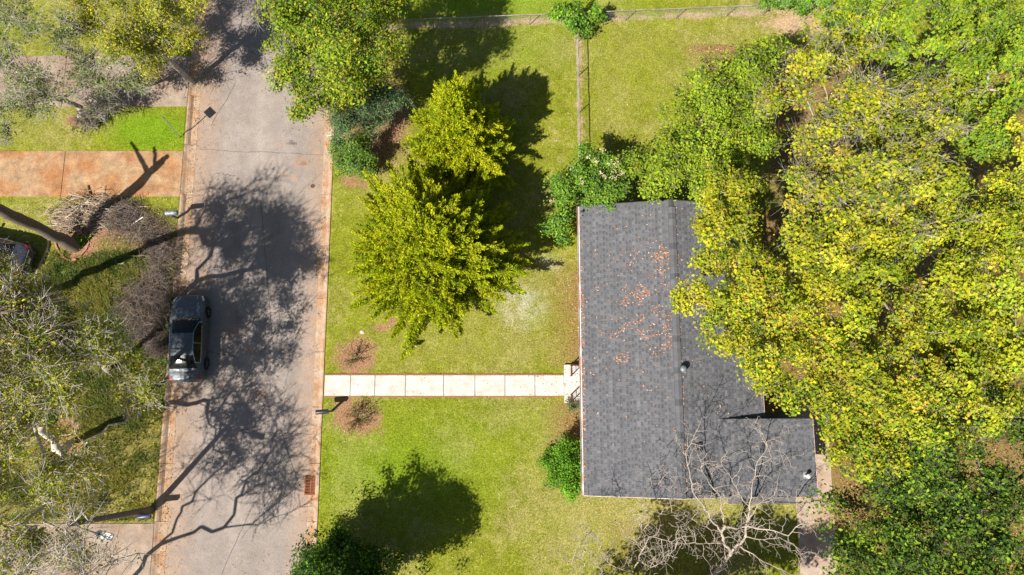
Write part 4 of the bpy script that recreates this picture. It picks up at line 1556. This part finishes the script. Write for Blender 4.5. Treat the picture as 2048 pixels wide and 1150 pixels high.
PAL_CEDAR = [(.40, .44, .010), (.31, .38, .008), (.47, .48, .012), (.20, .28, .010), (.39, .41, .02)]
cedar('upper of two yellow green cedars on the front lawn', P(926, 310), 6.9, 3.1, 240, PAL_CEDAR, 3, dens=1.15)
cedar('larger lower yellow green cedar on the front lawn', P(878, 526), 7.0, 5.0, 580, PAL_CEDAR, 8, dens=1.05)
tree('magnolia_tree', 'tree', 'dense dark green tree at the bottom edge beside the kerb, casting the big lawn shadow', P(712, 1130),
     [(668, 1150, 2.6, 2.1, 2.0), (675, 1168, 4.2, 1.7, 1.6), (640, 1178, 5.6, 1.2, 1.4), (622, 1190, 6.7, .6, .9), (735, 1150, 1.6, 1.4, 1.4), (760, 1205, 4.4, 1.3, 1.4), (715, 1235, 5, 1.8, 1.6), (605, 1160, 2.5, .9, 1.0), (705, 1195, 6.0, .9, 1.0), (720, 1120, 1.6, 1.1, 1.2), (655, 1115, 2.4, 1.1, 1.1)], 560, 88, PAL_DARK[:2] + PAL_LIME[:1] + PAL_DARK, r0=.22, ls=.10, cr=.40, wid=.5, twigs=1)
tree('oak_tree', 'tree', 'dark leafy tree just past the bottom edge whose shadow dapples the lawn below the house', P(1190, 1235),
     [(1190, 1420, 7, 2.3, 1.8), (1290, 1400, 6, 2.0, 1.6), (1120, 1440, 6, 1.8, 1.4), (1260, 1490, 7.5, 2.0, 1.6), (1380, 1400, 6, 1.6, 1.4), (1460, 1320, 7, 1.5, 1.2), (1545, 1310, 6.5, 1.2, 1.0), (1610, 1290, 6, 1.0, .9), (1500, 1430, 8, 2, 1.5), (1320, 1300, 6, 1.3, 1.0), (1400, 1290, 6, 1.3, 1.0), (1250, 1310, 6, 1.5, 1.1), (1330, 1330, 6, 1.5, 1.1), (1200, 1310, 5.5, 1.2, .9), (1410, 1340, 5.5, 1.3, 1.0)], 420, 70, PAL_DARK, r0=.2, ls=.12, cr=.45)

# ------------------------------------------------------------ trees at the upper left
tree('golden_tree', 'tree', 'bushy golden yellow tree across the upper driveway, beside the street', P(385, 165),
     [(330, 40, 6.2, 1.7, 1.4), (250, 50, 6.6, 1.8, 1.4), (380, 75, 5.4, 1.0, .9), (190, 20, 6, 1.6, 1.3), (290, 105, 5.2, 1.2, 1.0), (330, 110, 4.6, 1.0, .8), (220, 95, 5.4, 1.0, .8), (360, 5, 6.5, 1.3, 1.0)],
     300, 76, PAL_GOLD, r0=.15, ls=.085, cr=.36, wid=.45, twigs=4, bark=M_BARK_PALE)
tree('multi_stem_tree', 'tree', 'sparse grey leaved tree of many slanting stems above the upper driveway', P(158, 236),
     [(90, 165, 4.6, 1.5, 1.1), (205, 175, 4.0, 1.2, .9), (20, 130, 6, 1.7, 1.3), (45, 50, 7, 1.7, 1.3), (250, 160, 3.6, 1.0, .7), (15, 215, 4.6, 1.2, .9), (120, 60, 6.6, 1.2, 1.0), (150, 130, 5, 1.0, .8), (-40, 60, 7, 1.7, 1.3),
      (20, 270, 3.6, .9, .7), (240, 110, 5, .9, .7), (180, 130, 4.6, 1.2, .9), (290, 165, 3.6, .8, .6), (60, 200, 4.2, 1.2, .9)], 400, 30, PAL_GREY + PAL_MID[:2], r0=.13, ls=.085, cr=.36, wid=.5, twigs=4, twig_len=.75, bark=M_BARK_PALE, fork_h=.9, rtip=.015, twig_r=.009, shell=.3, jit=.07)
tree('twig_bush', 'shrub', 'grey mound of bare sprouts at the foot of the many stemmed tree', P(195, 232),
     [(190, 215, 1.1, .9, .7), (225, 205, 1.2, .8, .6), (170, 232, .6, .5, .4)], 70, 7, PAL_GREY, r0=.04, ls=.06, cr=.3, twigs=7, twig_len=.6, bark=M_BARK_PALE, twig_r=.012, fork_h=.25)
tree('bare_street_tree', 'tree', 'bare grey tree past the top edge whose twigs reach over the street', P(560, -110),
     [(540, -45, 7, 1.6, 1.0), (470, -70, 6.5, 1.4, 1.0), (600, -80, 7, 1.6, 1.2)], 120, 14, PAL_GOLD, r0=.16, twigs=7, twig_len=.7, bark=M_BARK_PALE, ls=.09)
tree('oak_tree', 'tree', 'thin dark tree past the top edge whose shadow crosses the far lawn', P(850, -70),
     [(800, -230, 8, 2.4, 1.8), (880, -200, 8, 1.8, 1.5)], 120, 70, PAL_MID, r0=.18, ls=.12, cr=.45)

# tall cut tree at the left: two rough stems, no crown
base = P(150, 492)
t = empty('cut_tree', base, label='thick dark topped tree leaning left out of the brick ring, only stub limbs left', cat='tree')


def limb(pts, rad, name='limb', k=12, m=M_BARK):
    P_ = []
    R__ = []
    for i in range(len(pts) - 1):
        for q in range(4):
            u = q / 4
            a = Vector(pts[i]).lerp(Vector(pts[i + 1]), u)
            P_.append(a + Vector((random.uniform(-1, 1), random.uniform(-1, 1), 0)) * rad[i] * .14)
            R__.append((rad[i] * (1 - u) + rad[i + 1] * u) * random.uniform(.9, 1.1))
    P_.append(Vector(pts[-1]))
    R__.append(rad[-1])
    return MB().tube(P_, R__, k).build(name, m, t, smooth=True)


def rel(px, py, z):
    return P(px, py, z) - base


def cast(px_, py_, h):
    """the point at height h whose shadow falls at (px_, py_) on the ground, seen from the tree's foot"""
    g_ = P(px_, py_, 0) - base
    k_ = h / math.tan(SUN_EL)
    return Vector((g_.x + SUN_DIR.x * k_, g_.y + SUN_DIR.y * k_, h))


ct = cast(322, 325, 7.2)
limb([(0, 0, -.2), ct * .25 + Vector((.05, 0, 0)), ct * .5 + Vector((-.1, .08, 0)), ct * .75, ct], [.40, .31, .29, .27, .22], 'trunk')
limb([ct * .86, cast(286, 322, 6.9), cast(262, 284, 7.4)], [.13, .11, .07])
limb([ct * .93, cast(312, 310, 7.2), cast(308, 294, 7.5)], [.10, .09, .07])
limb([ct, cast(330, 317, 7.5), cast(338, 311, 7.7)], [.20, .15, .12])
base2 = base
limb([(-.35, .15, -.1), rel(97, 466, 1.6), rel(52, 449, 2.6), rel(5, 430, 3.6), rel(-40, 418, 4.3)], [.16, .13, .10, .08, .06], 'side_stem')
# ivy tufts on the ground in the brick ring
tree('weed_clump', 'plant', 'fresh green leafy weeds inside the brick ring', P(166, 482), [(165, 480, .2, .35, .2), (158, 488, .15, .2, .12), (174, 472, .2, .2, .12)], 22, 26, PAL_LIME, r0=.01, ls=.07, cr=.14, twigs=0)

# sparse pale-twigged trees over the left yard
tree('thinning_tree', 'tree', 'half bare tree with white twigs rooted in the clay patch of the lower left yard', P(142, 884),
     [(40, 800, 8.5, 2.2, 1.6), (150, 800, 7.2, 1.5, 1.1), (20, 930, 9, 2.6, 1.9), (130, 960, 8, 1.9, 1.4), (240, 790, 6, 1.1, .8), (60, 1070, 8, 2.2, 1.6), (170, 1080, 6.6, 1.4, 1.0), (-80, 850, 9, 2.6, 2.0), (290, 815, 5.0, .9, .5),
      (230, 1000, 5.8, .8, .5), (-60, 1040, 9, 2.6, 1.8)], 400, 52, PAL_TAN, r0=.20, ls=.085, cr=.36, wid=.55, twigs=4, twig_len=.75, bark=mat('white_bark', (.50, .45, .38), .85, noise=.3, nscale=6), rtip=.012,
     twig_r=.011, shell=.25, fork_h=3.0, jit=.10)
tree('thinning_tree', 'tree', 'half bare tree with yellow leaf tufts above the shaded weeds and the parked cars', P(215, 742),
     [(70, 640, 9.6, 2.0, 1.5), (165, 660, 9.0, 1.5, 1.1), (225, 700, 8.0, 1.3, .9), (120, 730, 9.2, 1.8, 1.3), (20, 600, 9.6, 1.8, 1.3), (-40, 700, 9.6, 2.6, 1.8), (60, 730, 10, 2.0, 1.4), (270, 730, 7, .9, .6), (290, 770, 6.6, .9, .6),
      (20, 545, 8.6, 1.2, .8), (110, 580, 7.5, 1.2, .8)], 420, 56, PAL_TAN, r0=.15, ls=.085, cr=.36, wid=.55, twigs=4, twig_len=.7, bark=MATS['white_bark'], rtip=.012, twig_r=.011, shell=.25, fork_h=2.6, jit=.10)
tree('leafy_tree', 'tree', 'fuller olive tree past the left edge shading the middle of the street', P(-230, 700),
     [(-90, 610, 11, 2.4, 1.6), (-130, 520, 10.5, 1.7, 1.4), (-190, 650, 11, 2.4, 1.8), (-100, 700, 12, 2.2, 1.4), (-170, 570, 12, 1.6, 1.2), (-30, 640, 10.5, 1.5, 1.0), (-10, 720, 11, 1.9, 1.2), (40, 580, 10.5, 1.8, 1.2)], 100, 5, PAL_OLIVE, r0=.26, ls=.13, cr=.5, twigs=6, twig_len=1.0, twig_r=.015, rtip=.022, fork_h=5, bough=2.2, shell=.1)

tree('thinning_tree', 'tree', 'nearly bare tree past the bottom left corner whose branch shadows cross the street', P(115, 1290),
     [(100, 1185, 8, 2.4, 1.6), (-40, 1230, 8.5, 2.4, 1.6), (200, 1180, 7, 1.5, 1.1), (190, 1270, 7.6, 2.0, 1.4), (60, 1300, 9, 2.4, 1.8), (280, 1250, 6, 1.4, 1.0), (10, 1130, 9, 1.6, 1.2), (240, 1120, 6.5, 1.2, .9), (120, 1120, 8.5, 1.8, 1.2)], 150, 4, PAL_GOLD, r0=.11, ls=.085, cr=.42, wid=.55,
     twigs=6, twig_len=.9, bark=MATS['white_bark'], rtip=.017, twig_r=.013, bough=2.2, shell=.1, fork_h=3.2, jit=.12)

# ------------------------------------------------------------ bare tree below the carport
bt_base = P(1398, 1168)
bt = empty('bare_tree', bt_base, label='leafless pale tree with crooked limbs reaching over the lower roof', cat='tree')
rr_ = random.Random(12)
SEG = [[], [], [], []]


def zx(x, y, z):
    return P(1100 + x / 2.875, 750 + y / 2.875, z)


def wander(p, d, ln, r, depth):
    """crooked side branch with upturned twigs"""
    n_ = max(3, int(ln / .16))
    st = ln / n_
    p = Vector(p)
    d = Vector(d).normalized()
    for i in range(n_):
        d = (d + Vector((rr_.gauss(0, .30), rr_.gauss(0, .30), rr_.gauss(.03, .22)))).normalized()
        if p.z < 3.2 and d.z < 0:
            d.z = abs(d.z)
        q = p + d * st
        r1 = r * (1 - .75 * (i + 1) / n_)
        SEG[0].append(p[:])
        SEG[1].append(q[:])
        SEG[2].append(max(r * (1 - .75 * i / n_), .007))
        SEG[3].append(max(r1, .0065))
        if depth < 3 and rr_.random() < (.62 if depth < 2 else .42):
            s = d.cross(Vector((rr_.gauss(0, 1), rr_.gauss(0, 1), rr_.gauss(.2, 1)))).normalized()
            nd = d * .45 + s
            wander(q, nd, ln * rr_.uniform(.30, .55), r1 * .72, depth + 1)
        p = q


def main_limb(pts, r0, r1, side=1.0, spawn=True, sl=1.1):
    P3 = [zx(*q) for q in pts]
    fine = []
    for i in range(len(P3) - 1):
        k = max(2, int((P3[i + 1] - P3[i]).length / .22))
        for j in range(k):
            a = P3[i].lerp(P3[i + 1], j / k)
            if j:
                a += Vector((rr_.gauss(0, .035), rr_.gauss(0, .035), rr_.gauss(0, .03)))
            fine.append(a)
    fine.append(P3[-1])
    n_ = len(fine)
    for i in range(n_ - 1):
        u0, u1 = i / (n_ - 1), (i + 1) / (n_ - 1)
        SEG[0].append(fine[i][:])
        SEG[1].append(fine[i + 1][:])
        SEG[2].append((r0 + (r1 - r0) * u0) * .68)
        SEG[3].append((r0 + (r1 - r0) * u1) * .68)
        if spawn and u0 > .08 and rr_.random() < .92:
            d = (fine[i + 1] - fine[i]).normalized()
            s = d.cross(Vector((0, 0, 1))).normalized() * (1 if rr_.random() < .5 else -1)
            s.z += rr_.uniform(-.1, .5)
            wander(fine[i + 1], d * .5 + s, sl * rr_.uniform(.4, 1.25), .017, 1)
    if spawn:
        wander(fine[-1], fine[-1] - fine[-2], sl * .7, r1, 1)


main_limb([(857, 1202, -.2), (945, 1145, .9), (1005, 1080, 1.9), (1042, 1015, 2.7)], .20, .15, spawn=False)
main_limb([(1042, 1015, 2.7), (1000, 965, 3.3), (985, 905, 3.9), (1005, 870, 4.2)], .12, .09)
main_limb([(1042, 1015, 2.7), (1095, 970, 3.4), (1122, 930, 3.9), (1130, 850, 4.4)], .11, .075)
main_limb([(985, 905, 3.9), (930, 840, 4.4), (885, 755, 4.9), (830, 690, 5.3), (805, 570, 5.8), (780, 440, 6.3), (840, 322, 6.8)], .065, .015, sl=.9)
main_limb([(1005, 870, 4.2), (990, 790, 4.7), (980, 700, 5.2), (930, 640, 5.6), (880, 560, 6.0), (865, 490, 6.4)], .055, .013)
main_limb([(1005, 870, 4.2), (1075, 885, 4.5), (1135, 870, 4.7), (1290, 895, 5.2), (1370, 925, 5.4), (1440, 858, 5.8), (1500, 790, 6.2), (1540, 742, 6.5)], .065, .018)
main_limb([(1130, 850, 4.4), (1148, 780, 4.9), (1160, 660, 5.4), (1185, 520, 6.0), (1250, 410, 6.5), (1225, 340, 6.9)], .055, .013)
main_limb([(1148, 780, 4.9), (1100, 700, 5.5), (1070, 640, 5.9), (1020, 560, 6.3), (985, 500, 6.8)], .038, .011)
main_limb([(1130, 850, 4.4), (1200, 740, 5.0), (1290, 690, 5.4), (1305, 640, 5.7)], .035, .01)
main_limb([(1122, 930, 3.9), (1200, 945, 4.4), (1320, 935, 4.9), (1400, 970, 5.2), (1440, 1030, 5.4)], .045, .012)
main_limb([(1095, 985, 3.1), (1170, 1030, 3.4), (1230, 1075, 3.7), (1310, 1112, 4.0), (1420, 1148, 4.4)], .05, .02)
main_limb([(1000, 965, 3.3), (900, 965, 3.9), (780, 970, 4.4), (690, 965, 4.8), (600, 985, 5.1), (540, 1000, 5.3), (500, 960, 5.6)], .05, .014)
main_limb([(985, 905, 3.9), (860, 860, 4.4), (770, 800, 4.8), (700, 790, 5.2), (640, 800, 5.5)], .035, .011)
main_limb([(930, 840, 4.4), (850, 650, 5.0), (720, 650, 5.4), (640, 640, 5.7), (570, 600, 6.0)], .022, .009, sl=.8)
A, B = np.array(SEG[0]), np.array(SEG[1])
ra, rb = np.array(SEG[2]), np.array(SEG[3])
o_ = np.array(bt_base)
th = ra > .03
link('trunk', tubes_mesh('trunk', [(A[th] - o_, B[th] - o_, ra[th], rb[th], 8), (A[~th] - o_, B[~th] - o_, ra[~th], rb[~th], 4)], M_BARK_BARE), bt)
SEG = [[], [], [], []]
b2_ = P(1228, 1255)
bt2 = empty('bare_tree', b2_, label='second leafless pale tree spreading low over the lawn at the bottom edge', cat='tree')
main_limb([(368, 1452, -.2), (400, 1380, 1.5), (440, 1240, 3.0), (472, 1145, 4.0)], .11, .07, spawn=False)
main_limb([(472, 1145, 4.0), (512, 1040, 4.5), (545, 985, 4.8), (570, 930, 5.0), (515, 860, 5.4), (470, 780, 5.8)], .05, .013)
main_limb([(472, 1145, 4.0), (420, 1120, 4.4), (350, 1090, 4.7), (280, 1030, 5.1), (240, 1010, 5.3)], .042, .012)
main_limb([(280, 1030, 5.1), (300, 960, 5.4), (240, 890, 5.8), (200, 860, 6.0)], .02, .008)
main_limb([(570, 930, 5.0), (640, 945, 5.2), (700, 960, 5.4), (760, 930, 5.6)], .03, .01)
main_limb([(440, 1240, 3.0), (560, 1120, 4.0), (640, 1080, 4.6), (720, 1000, 5.2)], .045, .012)
main_limb([(350, 1090, 4.7), (200, 1100, 5.2), (100, 1080, 5.6), (60, 1040, 5.8)], .025, .008)
A, B = np.array(SEG[0]), np.array(SEG[1])
ra, rb = np.array(SEG[2]), np.array(SEG[3])
o_ = np.array(b2_)
link('trunk', tubes_mesh('trunk', [(A - o_, B - o_, ra, rb, 5)], M_BARK_BARE), bt2)

# ------------------------------------------------------------ cut back rose bushes in the clay beds
def rose(label, p, n_st, h, sp, seed, leaves, pal):
    rq = random.Random(seed)
    r = empty('rose_bush', p, label=label, cat='bush')
    S = [[], [], [], []]
    tips = []
    for i in range(n_st):
        az = rq.uniform(0, 2 * math.pi)
        q = Vector((math.cos(az), math.sin(az), 0)) * rq.uniform(.02, .16)
        d = Vector((math.cos(az) * sp, math.sin(az) * sp, 1)).normalized()
        ln = h * rq.uniform(.6, 1.15)
        rad = rq.uniform(.009, .016)
        k = 4
        for j in range(k):
            d = (d + Vector((rq.gauss(0, .16), rq.gauss(0, .16), 0))).normalized()
            e = q + d * ln / k
            S[0].append(q[:]); S[1].append(e[:]); S[2].append(rad); S[3].append(rad * .88)
            rad *= .88
            if j > 0:
                s = e + (d + Vector((rq.gauss(0, .7), rq.gauss(0, .7), .2))).normalized() * ln * .3
                S[0].append(e[:]); S[1].append(s[:]); S[2].append(rad * .7); S[3].append(rad * .5)
                tips.append(s[:])
            q = e
        tips.append(q[:])
    A, B = np.array(S[0]), np.array(S[1])
    link('stem', tubes_mesh('stem', [(A, B, np.array(S[2]), np.array(S[3]), 5)], mat('rose_stem', (.30, .22, .12), .8, noise=.3, nscale=20)), r)
    C = np.repeat(np.array(tips), leaves, 0)
    C = C + rng.normal(size=C.shape) * .05
    cloud('foliage', r, C, rng.normal(size=C.shape) + np.array([0, 0, .8]), rng.uniform(.02, .04, len(C)), pick(pal, len(C), np.arange(len(C)) // leaves, .2), M_LEAF)


rose('cut back bush of bare brown canes in the clay bed above the front walk', P(708, 718), 30, .95, .42, 3, 3, [(.16, .18, .04), (.26, .22, .08), (.30, .24, .12)])
rose('cut back bush with a few small leaves in the clay bed by the mailbox', P(717, 836), 46, .85, .75, 5, 6, [(.10, .15, .03), (.22, .12, .04), (.06, .10, .03), (.28, .2, .08)])

# ------------------------------------------------------------ brush heaps
def brush(label, spots, n, ln, pal, seed, h=.5, thick=(.006, .02), aniso=None):
    rq = np.random.default_rng(seed)
    V_, F_, cols, off = [], [], [], 0
    k = rq.integers(0, len(spots), n)
    sp_ = np.array(spots, float)[k]
    pc = np.array([P(a, b_) for a, b_ in sp_[:, :2]])
    C = pc + rq.normal(size=(n, 3)) * np.stack([sp_[:, 2] * .5, sp_[:, 3] * .5, np.zeros(n)], 1)
    C[:, 2] = np.abs(rq.normal(size=n)) * h * .5 + .03
    d = rq.normal(size=(n, 3)) * np.array([1, 1, .35])
    if aniso is not None:
        d = d * .45 + np.array(aniso) * rq.choice([-1, 1], (n, 1))
    d /= np.linalg.norm(d, axis=1, keepdims=True)
    L_ = ln * rq.uniform(.4, 1.3, (n, 1))
    bend = rq.normal(size=(n, 3)) * .22 * L_
    r_ = rq.uniform(thick[0], thick[1], n)
    a = C - d * L_ * .5
    m_ = C + bend * .5 + np.array([0, 0, .06])
    e = C + d * L_ * .5
    a[:, 2] = a[:, 2].clip(.01)
    e[:, 2] = e[:, 2].clip(.01)
    g = [(a, m_, r_, r_ * .85, 4), (m_, e, r_ * .85, r_ * .5, 4)]
    col = np.array(pal)[rq.integers(0, len(pal), n)] * rq.uniform(.7, 1.25, (n, 1))
    Vs, Fs, o = [], [], 0
    for A, B, r1, r2, kk in g:
        v, f = frusta(A, B, r1, r2, kk)
        Vs.append(v); Fs.append(f + o); o += len(v)
    cc = np.concatenate([np.repeat(col, 4, 0)] * 2)
    return link('brush_heap', np_mesh('brush_heap', np.concatenate(Vs), np.concatenate(Fs), M_COL, cc), None, label=label, cat='brush', kind='stuff')


PAL_TWIG = [(.30, .21, .14), (.20, .14, .10), (.40, .31, .22), (.14, .10, .085)]
PAL_GREYT = [(.20, .16, .14), (.13, .105, .10), (.27, .23, .21), (.09, .07, .065)]
brush('heap of pale cut branches between the stained driveway and the brick ring', [(155, 425, 1.2, .9), (190, 440, 1.2, .8), (140, 445, .9, .6), (205, 415, .8, .6)], 900, 1.2, [(.46, .36, .26), (.36, .26, .18), (.25, .17, .12), (.50, .42, .32)], 1, .35, (.006, .026), (1, .1, 0))
brush('tan and grey brush heap at the kerb right of the cut tree shadow', [(235, 440, 1.0, .8), (275, 455, 1.3, .9), (320, 480, 1.1, 1.0), (330, 510, .8, .7), (255, 425, .9, .6)], 2600, .8, PAL_TWIG + PAL_GREYT, 2, .5, (.004, .012))
brush('dark tangled brush heap along the kerb above the parked car', [(320, 560, .8, 1.0), (290, 590, 1.1, 1.0), (325, 610, .9, 1.2), (270, 620, 1.0, .8), (300, 660, .9, .9), (320, 690, .5, .6)], 3400, .8, PAL_GREYT + PAL_TWIG[:2], 4, .55, (.004, .012))

# ------------------------------------------------------------ grass, weeds and fallen leaves
def scatter(n, x0, x1, y0, y1):
    return rng.uniform(x0, x1, n), rng.uniform(y0, y1, n)


def hard(x, y):
    jx, jy = (fbm(y * 3.1, x * 3.1, 52) - .5) * .30, (fbm(x * 3.1, y * 3.1, 51) - .5) * .34
    x, y = x + jx * ((x > KERB_L - .4) & (x < KERB_R + .4)) * .5, y + jy
    m = (x > KERB_L - .02) & (x < KERB_R + .02)
    for a, b_ in (DW1, DW2, DW3):
        m |= (x < KERB_L) & (y > a - .02) & (y < b_ + .02)
    m |= (x > wx[0] - .02) & (x < wx[-1] + .1) & (y > wy0 - .01) & (y < wy1 + .01)
    m |= (x > px0) & (x < HX0 + .6) & (y > py0 - .02) & (y < py1 + .02)
    m |= (x > HX0 + .35) & (x < HX1 - .3) & (y > HY0 + .3) & (y < HY1 - .3)
    m |= (x > 15.2) & (x < 17.65) & (y < P(1660, 760).y)
    m |= (x > 11.6) & (x < 15.3) & (y > -5.8) & (y < -.9)
    return m


def tufts(name, n, x0, x1, y0, y1, h, w, nb, spread, keepf, colf, **k):
    x, y = scatter(n, x0, x1, y0, y1)
    keep = ~hard(x, y)
    x, y = x[keep], y[keep]
    kf = keepf(x, y)
    keep = rng.random(len(x)) < kf
    x, y = x[keep], y[keep]
    c = colf(x, y)
    m = len(x)
    az = rng.uniform(0, 2 * np.pi, (m, nb))
    sc = rng.uniform(.5, 1.4, (m, nb))
    bx = x[:, None] + np.cos(az) * w * .6
    by = y[:, None] + np.sin(az) * w * .6
    px_, py_ = -np.sin(az) * w * .5, np.cos(az) * w * .5
    tx = bx + np.cos(az) * spread * h * sc
    ty = by + np.sin(az) * spread * h * sc
    tz = h * sc
    z0 = -.01
    V = np.stack([np.stack([bx + px_, by + py_, np.full_like(bx, z0)], -1), np.stack([bx - px_, by - py_, np.full_like(bx, z0)], -1), np.stack([tx, ty, tz], -1)], 2).reshape(-1, 3)
    F = np.arange(len(V)).reshape(-1, 3)
    cc = np.repeat(c, nb, 0) * rng.uniform(.62, 1.5, (m * nb, 1))
    return link(name, np_mesh(name, V, F, M_GRASS, cc), None, **k)


def grass_keep(x, y):
    clay, tan, lit, dry, lush, pale = masks(x, y)
    return np.clip(1 - 1.0 * clay - .85 * tan - .75 * lit - .35 * dry, 0.02, 1)


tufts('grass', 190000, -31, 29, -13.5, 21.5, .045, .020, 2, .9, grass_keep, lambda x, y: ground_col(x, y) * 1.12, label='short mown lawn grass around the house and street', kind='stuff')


def weeds_keep(x, y):
    px_, py_ = to_px(x, y, 0)
    m = (px_ < 350) * (py_ > 430) * (py_ < 860) * 1.0
    m = np.maximum(m, (px_ < 330) * (py_ > 860) * (py_ < 1040) * .35)
    m *= np.clip(1.6 - .0 * px_, 0, 1)
    nn = fbm(x * 1.3, y * 1.3, 91)
    clay = masks(x, y)[0]
    e = ell(px_, py_, 40, 500, 70, 60, .2)
    return m * np.clip((nn - .32) * 4, .1, 1) * (1 - clay) * (1 - e)


def weeds_col(x, y):
    n = fbm(x * .9, y * .9, 95)[:, None]
    n2_ = rng.random(len(x))[:, None]
    n = np.clip((n - .3) * 2.2, 0, 1)
    c = np.array((.075, .13, .025)) * (1 - n) + np.array((.29, .27, .05)) * n  # deep green end of the weeds also darkened for shade under the crowns
    return np.where(n2_ < .10, np.array((.30, .24, .12)), c)


tufts('weeds', 60000, -31, -18, -13, 8, .26, .04, 5, .9, weeds_keep, weeds_col, label='rank knee deep weeds over the left yard', kind='stuff')


def litter(name, n, x0, x1, y0, y1, keepf, s0, s1, pal, zf=None, parent=None, flat=2.2, **k):
    x, y = scatter(n, x0, x1, y0, y1)
    keep = rng.random(n) < keepf(x, y)
    x, y = x[keep], y[keep]
    z = np.full(len(x), .035) if zf is None else zf(x, y)
    C = np.stack([x, y, z + rng.uniform(0, .03, len(x))], 1)
    nn = rng.normal(size=C.shape) * .6 + np.array([0, 0, flat])
    col = np.array(pal)[rng.integers(0, len(pal), len(x))] * rng.uniform(.75, 1.25, (len(x), 1))
    return cloud(name, parent, C, nn, rng.uniform(s0, s1, len(x)), col, M_DRY, wid=.6, fold=.35, **k)


PAL_FALL = [(.50, .27, .12), (.38, .18, .07), (.55, .38, .20), (.28, .12, .05), (.52, .42, .16)]
PAL_LAWN = [(.55, .48, .26), (.50, .35, .16), (.60, .52, .38), (.42, .42, .08)]


def k_lawn(x, y):
    px_, py_ = to_px(x, y, 0)
    k_ = .05 + .25 * np.clip((px_ - 1080) / 200, 0, 1) * (py_ < 420) + .12 * (py_ > 880) * (px_ > 950) + .10 * (px_ > 900) * (py_ > 480) + .75 * (px_ < 350) * (py_ > 420)
    return k_ * (~hard(x, y)) * (.4 + 1.2 * fbm(x * .6, y * .6, 61))


litter('fallen_leaves', 26000, -31, 14, -13.5, 21.5, k_lawn, .022, .045, PAL_LAWN, label='pale fallen leaves sprinkled thinly over the lawns', kind='stuff')


def k_house(x, y):
    _, _, lit, _, _, _ = masks(x, y)
    return lit * (~hard(x, y)) * .9


litter('fallen_leaves', 60000, -31, 29, -13.5, 21.5, k_house, .03, .06, PAL_FALL, label='thick rust coloured leaf litter under the trees and along the house front', kind='stuff')


def k_gutter(x, y):
    l = np.exp(-((x - KERB_L - .35) / .35) ** 2) * .9 * (fbm(x * 2, y * .8, 71) > .42)
    r_ = np.exp(-((x - KERB_R + .42) / .14) ** 2) * .30
    rest = .035 * np.ones_like(x)
    rest = rest + .12 * np.exp(-((x - ROAD_L) / 1.2) ** 2)
    return np.clip(l + r_ + rest, 0, 1) * (x > KERB_L) * (x < KERB_R)


litter('fallen_leaves', 26000, KERB_L, KERB_R, -13.5, 21.5, k_gutter, .02, .045, PAL_FALL, zf=lambda x, y: np.where((x < ROAD_L) | (x > ROAD_R), -.095, -.118 + .045 * (1 - ((x - (ROAD_L + ROAD_R) / 2) / 3.7) ** 2)),
       label='orange leaf crumbs gathered in the gutters and on the asphalt', kind='stuff')


def roof_z(x, y):
    return np.where(x < HXR, ZE + (x - HX0) * SL, ZE + (HX1 - x) * SL) + .012


def k_roof(x, y):
    px_, py_ = to_px(x, y, 3.4)
    m = np.zeros_like(x)
    for a, c_, r1, r2, w in ((1318, 515, 22, 26, .8), (1285, 590, 40, 32, .7), (1262, 615, 26, 26, .5), (1275, 655, 34, 30, .6), (1320, 660, 28, 50, .4), (1252, 718, 22, 12, .7), (1335, 690, 14, 40, .5), (1240, 668, 14, 12, .5),
                             (1300, 720, 40, 30, .18), (1280, 560, 60, 60, .25), (1250, 640, 90, 140, .10)):
        m = np.maximum(m, ell(px_, py_, a, c_, r1, r2, .8) * w)
    m = m * np.clip((fbm(x * 2.3, y * 2.3, 81) - .47) * 9, 0, 1)
    m = np.maximum(m, .004)
    edge = np.exp(-((x - HX0 - .07) / .07) ** 2) * ((py_ > 570) & (py_ < 860)) * (.5 + .5 * (fbm(x * .1, y * 1.2, 83) > .45)) + np.exp(-((x - HX0 - .06) / .05) ** 2) * .35
    m = np.maximum(m, edge)
    m = np.maximum(m, np.exp(-((x - HXR - .22) / .04) ** 2) * .45)
    return np.clip(m, 0, 1)


litter('fallen_leaves', 26000, HX0, HX1, HY0, HY1 - .4, k_roof, .022, .064, [(.62, .33, .19), (.55, .27, .14), (.68, .45, .30), (.45, .20, .10)], zf=roof_z, flat=3, label='drift of orange leaves lying on the shingle roof', kind='stuff')
litter('fallen_leaves', 260, px0, HX0 + .3, py0, py1, lambda x, y: np.full_like(x, .35), .025, .045, PAL_FALL, zf=lambda x, y: np.where(x < px0 + .3, .20, PZ + .006), flat=3, label='few brown leaves scattered on the entrance landing', kind='stuff')
litter('fallen_leaves', 900, wx[0], wx[-1], wy0, wy1, lambda x, y: .04 + .25 * np.clip((x - .2) / 3, 0, 1), .02, .04, PAL_FALL, zf=lambda x, y: np.full_like(x, .055), flat=3, label='few brown leaves on the slabs of the front walk', kind='stuff')

# leaves caught under the windshield wipers of the parked car
cc_ = P(373.5, 675, .75)
n = 70
lx = rng.uniform(-.68, .68, n)
ly = .97 + rng.normal(size=n) * .025 - np.abs(lx) * .05
a_ = R(2.0)
C = np.stack([cc_.x + lx * math.cos(a_) - ly * math.sin(a_), cc_.y + lx * math.sin(a_) + ly * math.cos(a_), np.full(n, .945)], 1)
cloud('fallen_leaves', None, C, rng.normal(size=(n, 3)) * .4 + np.array([0, 0, 2.0]), rng.uniform(.02, .04, n), np.array(PAL_FALL)[rng.integers(0, 5, n)], M_DRY,
      label='brown leaves caught at the foot of the parked car windshield', kind='stuff')
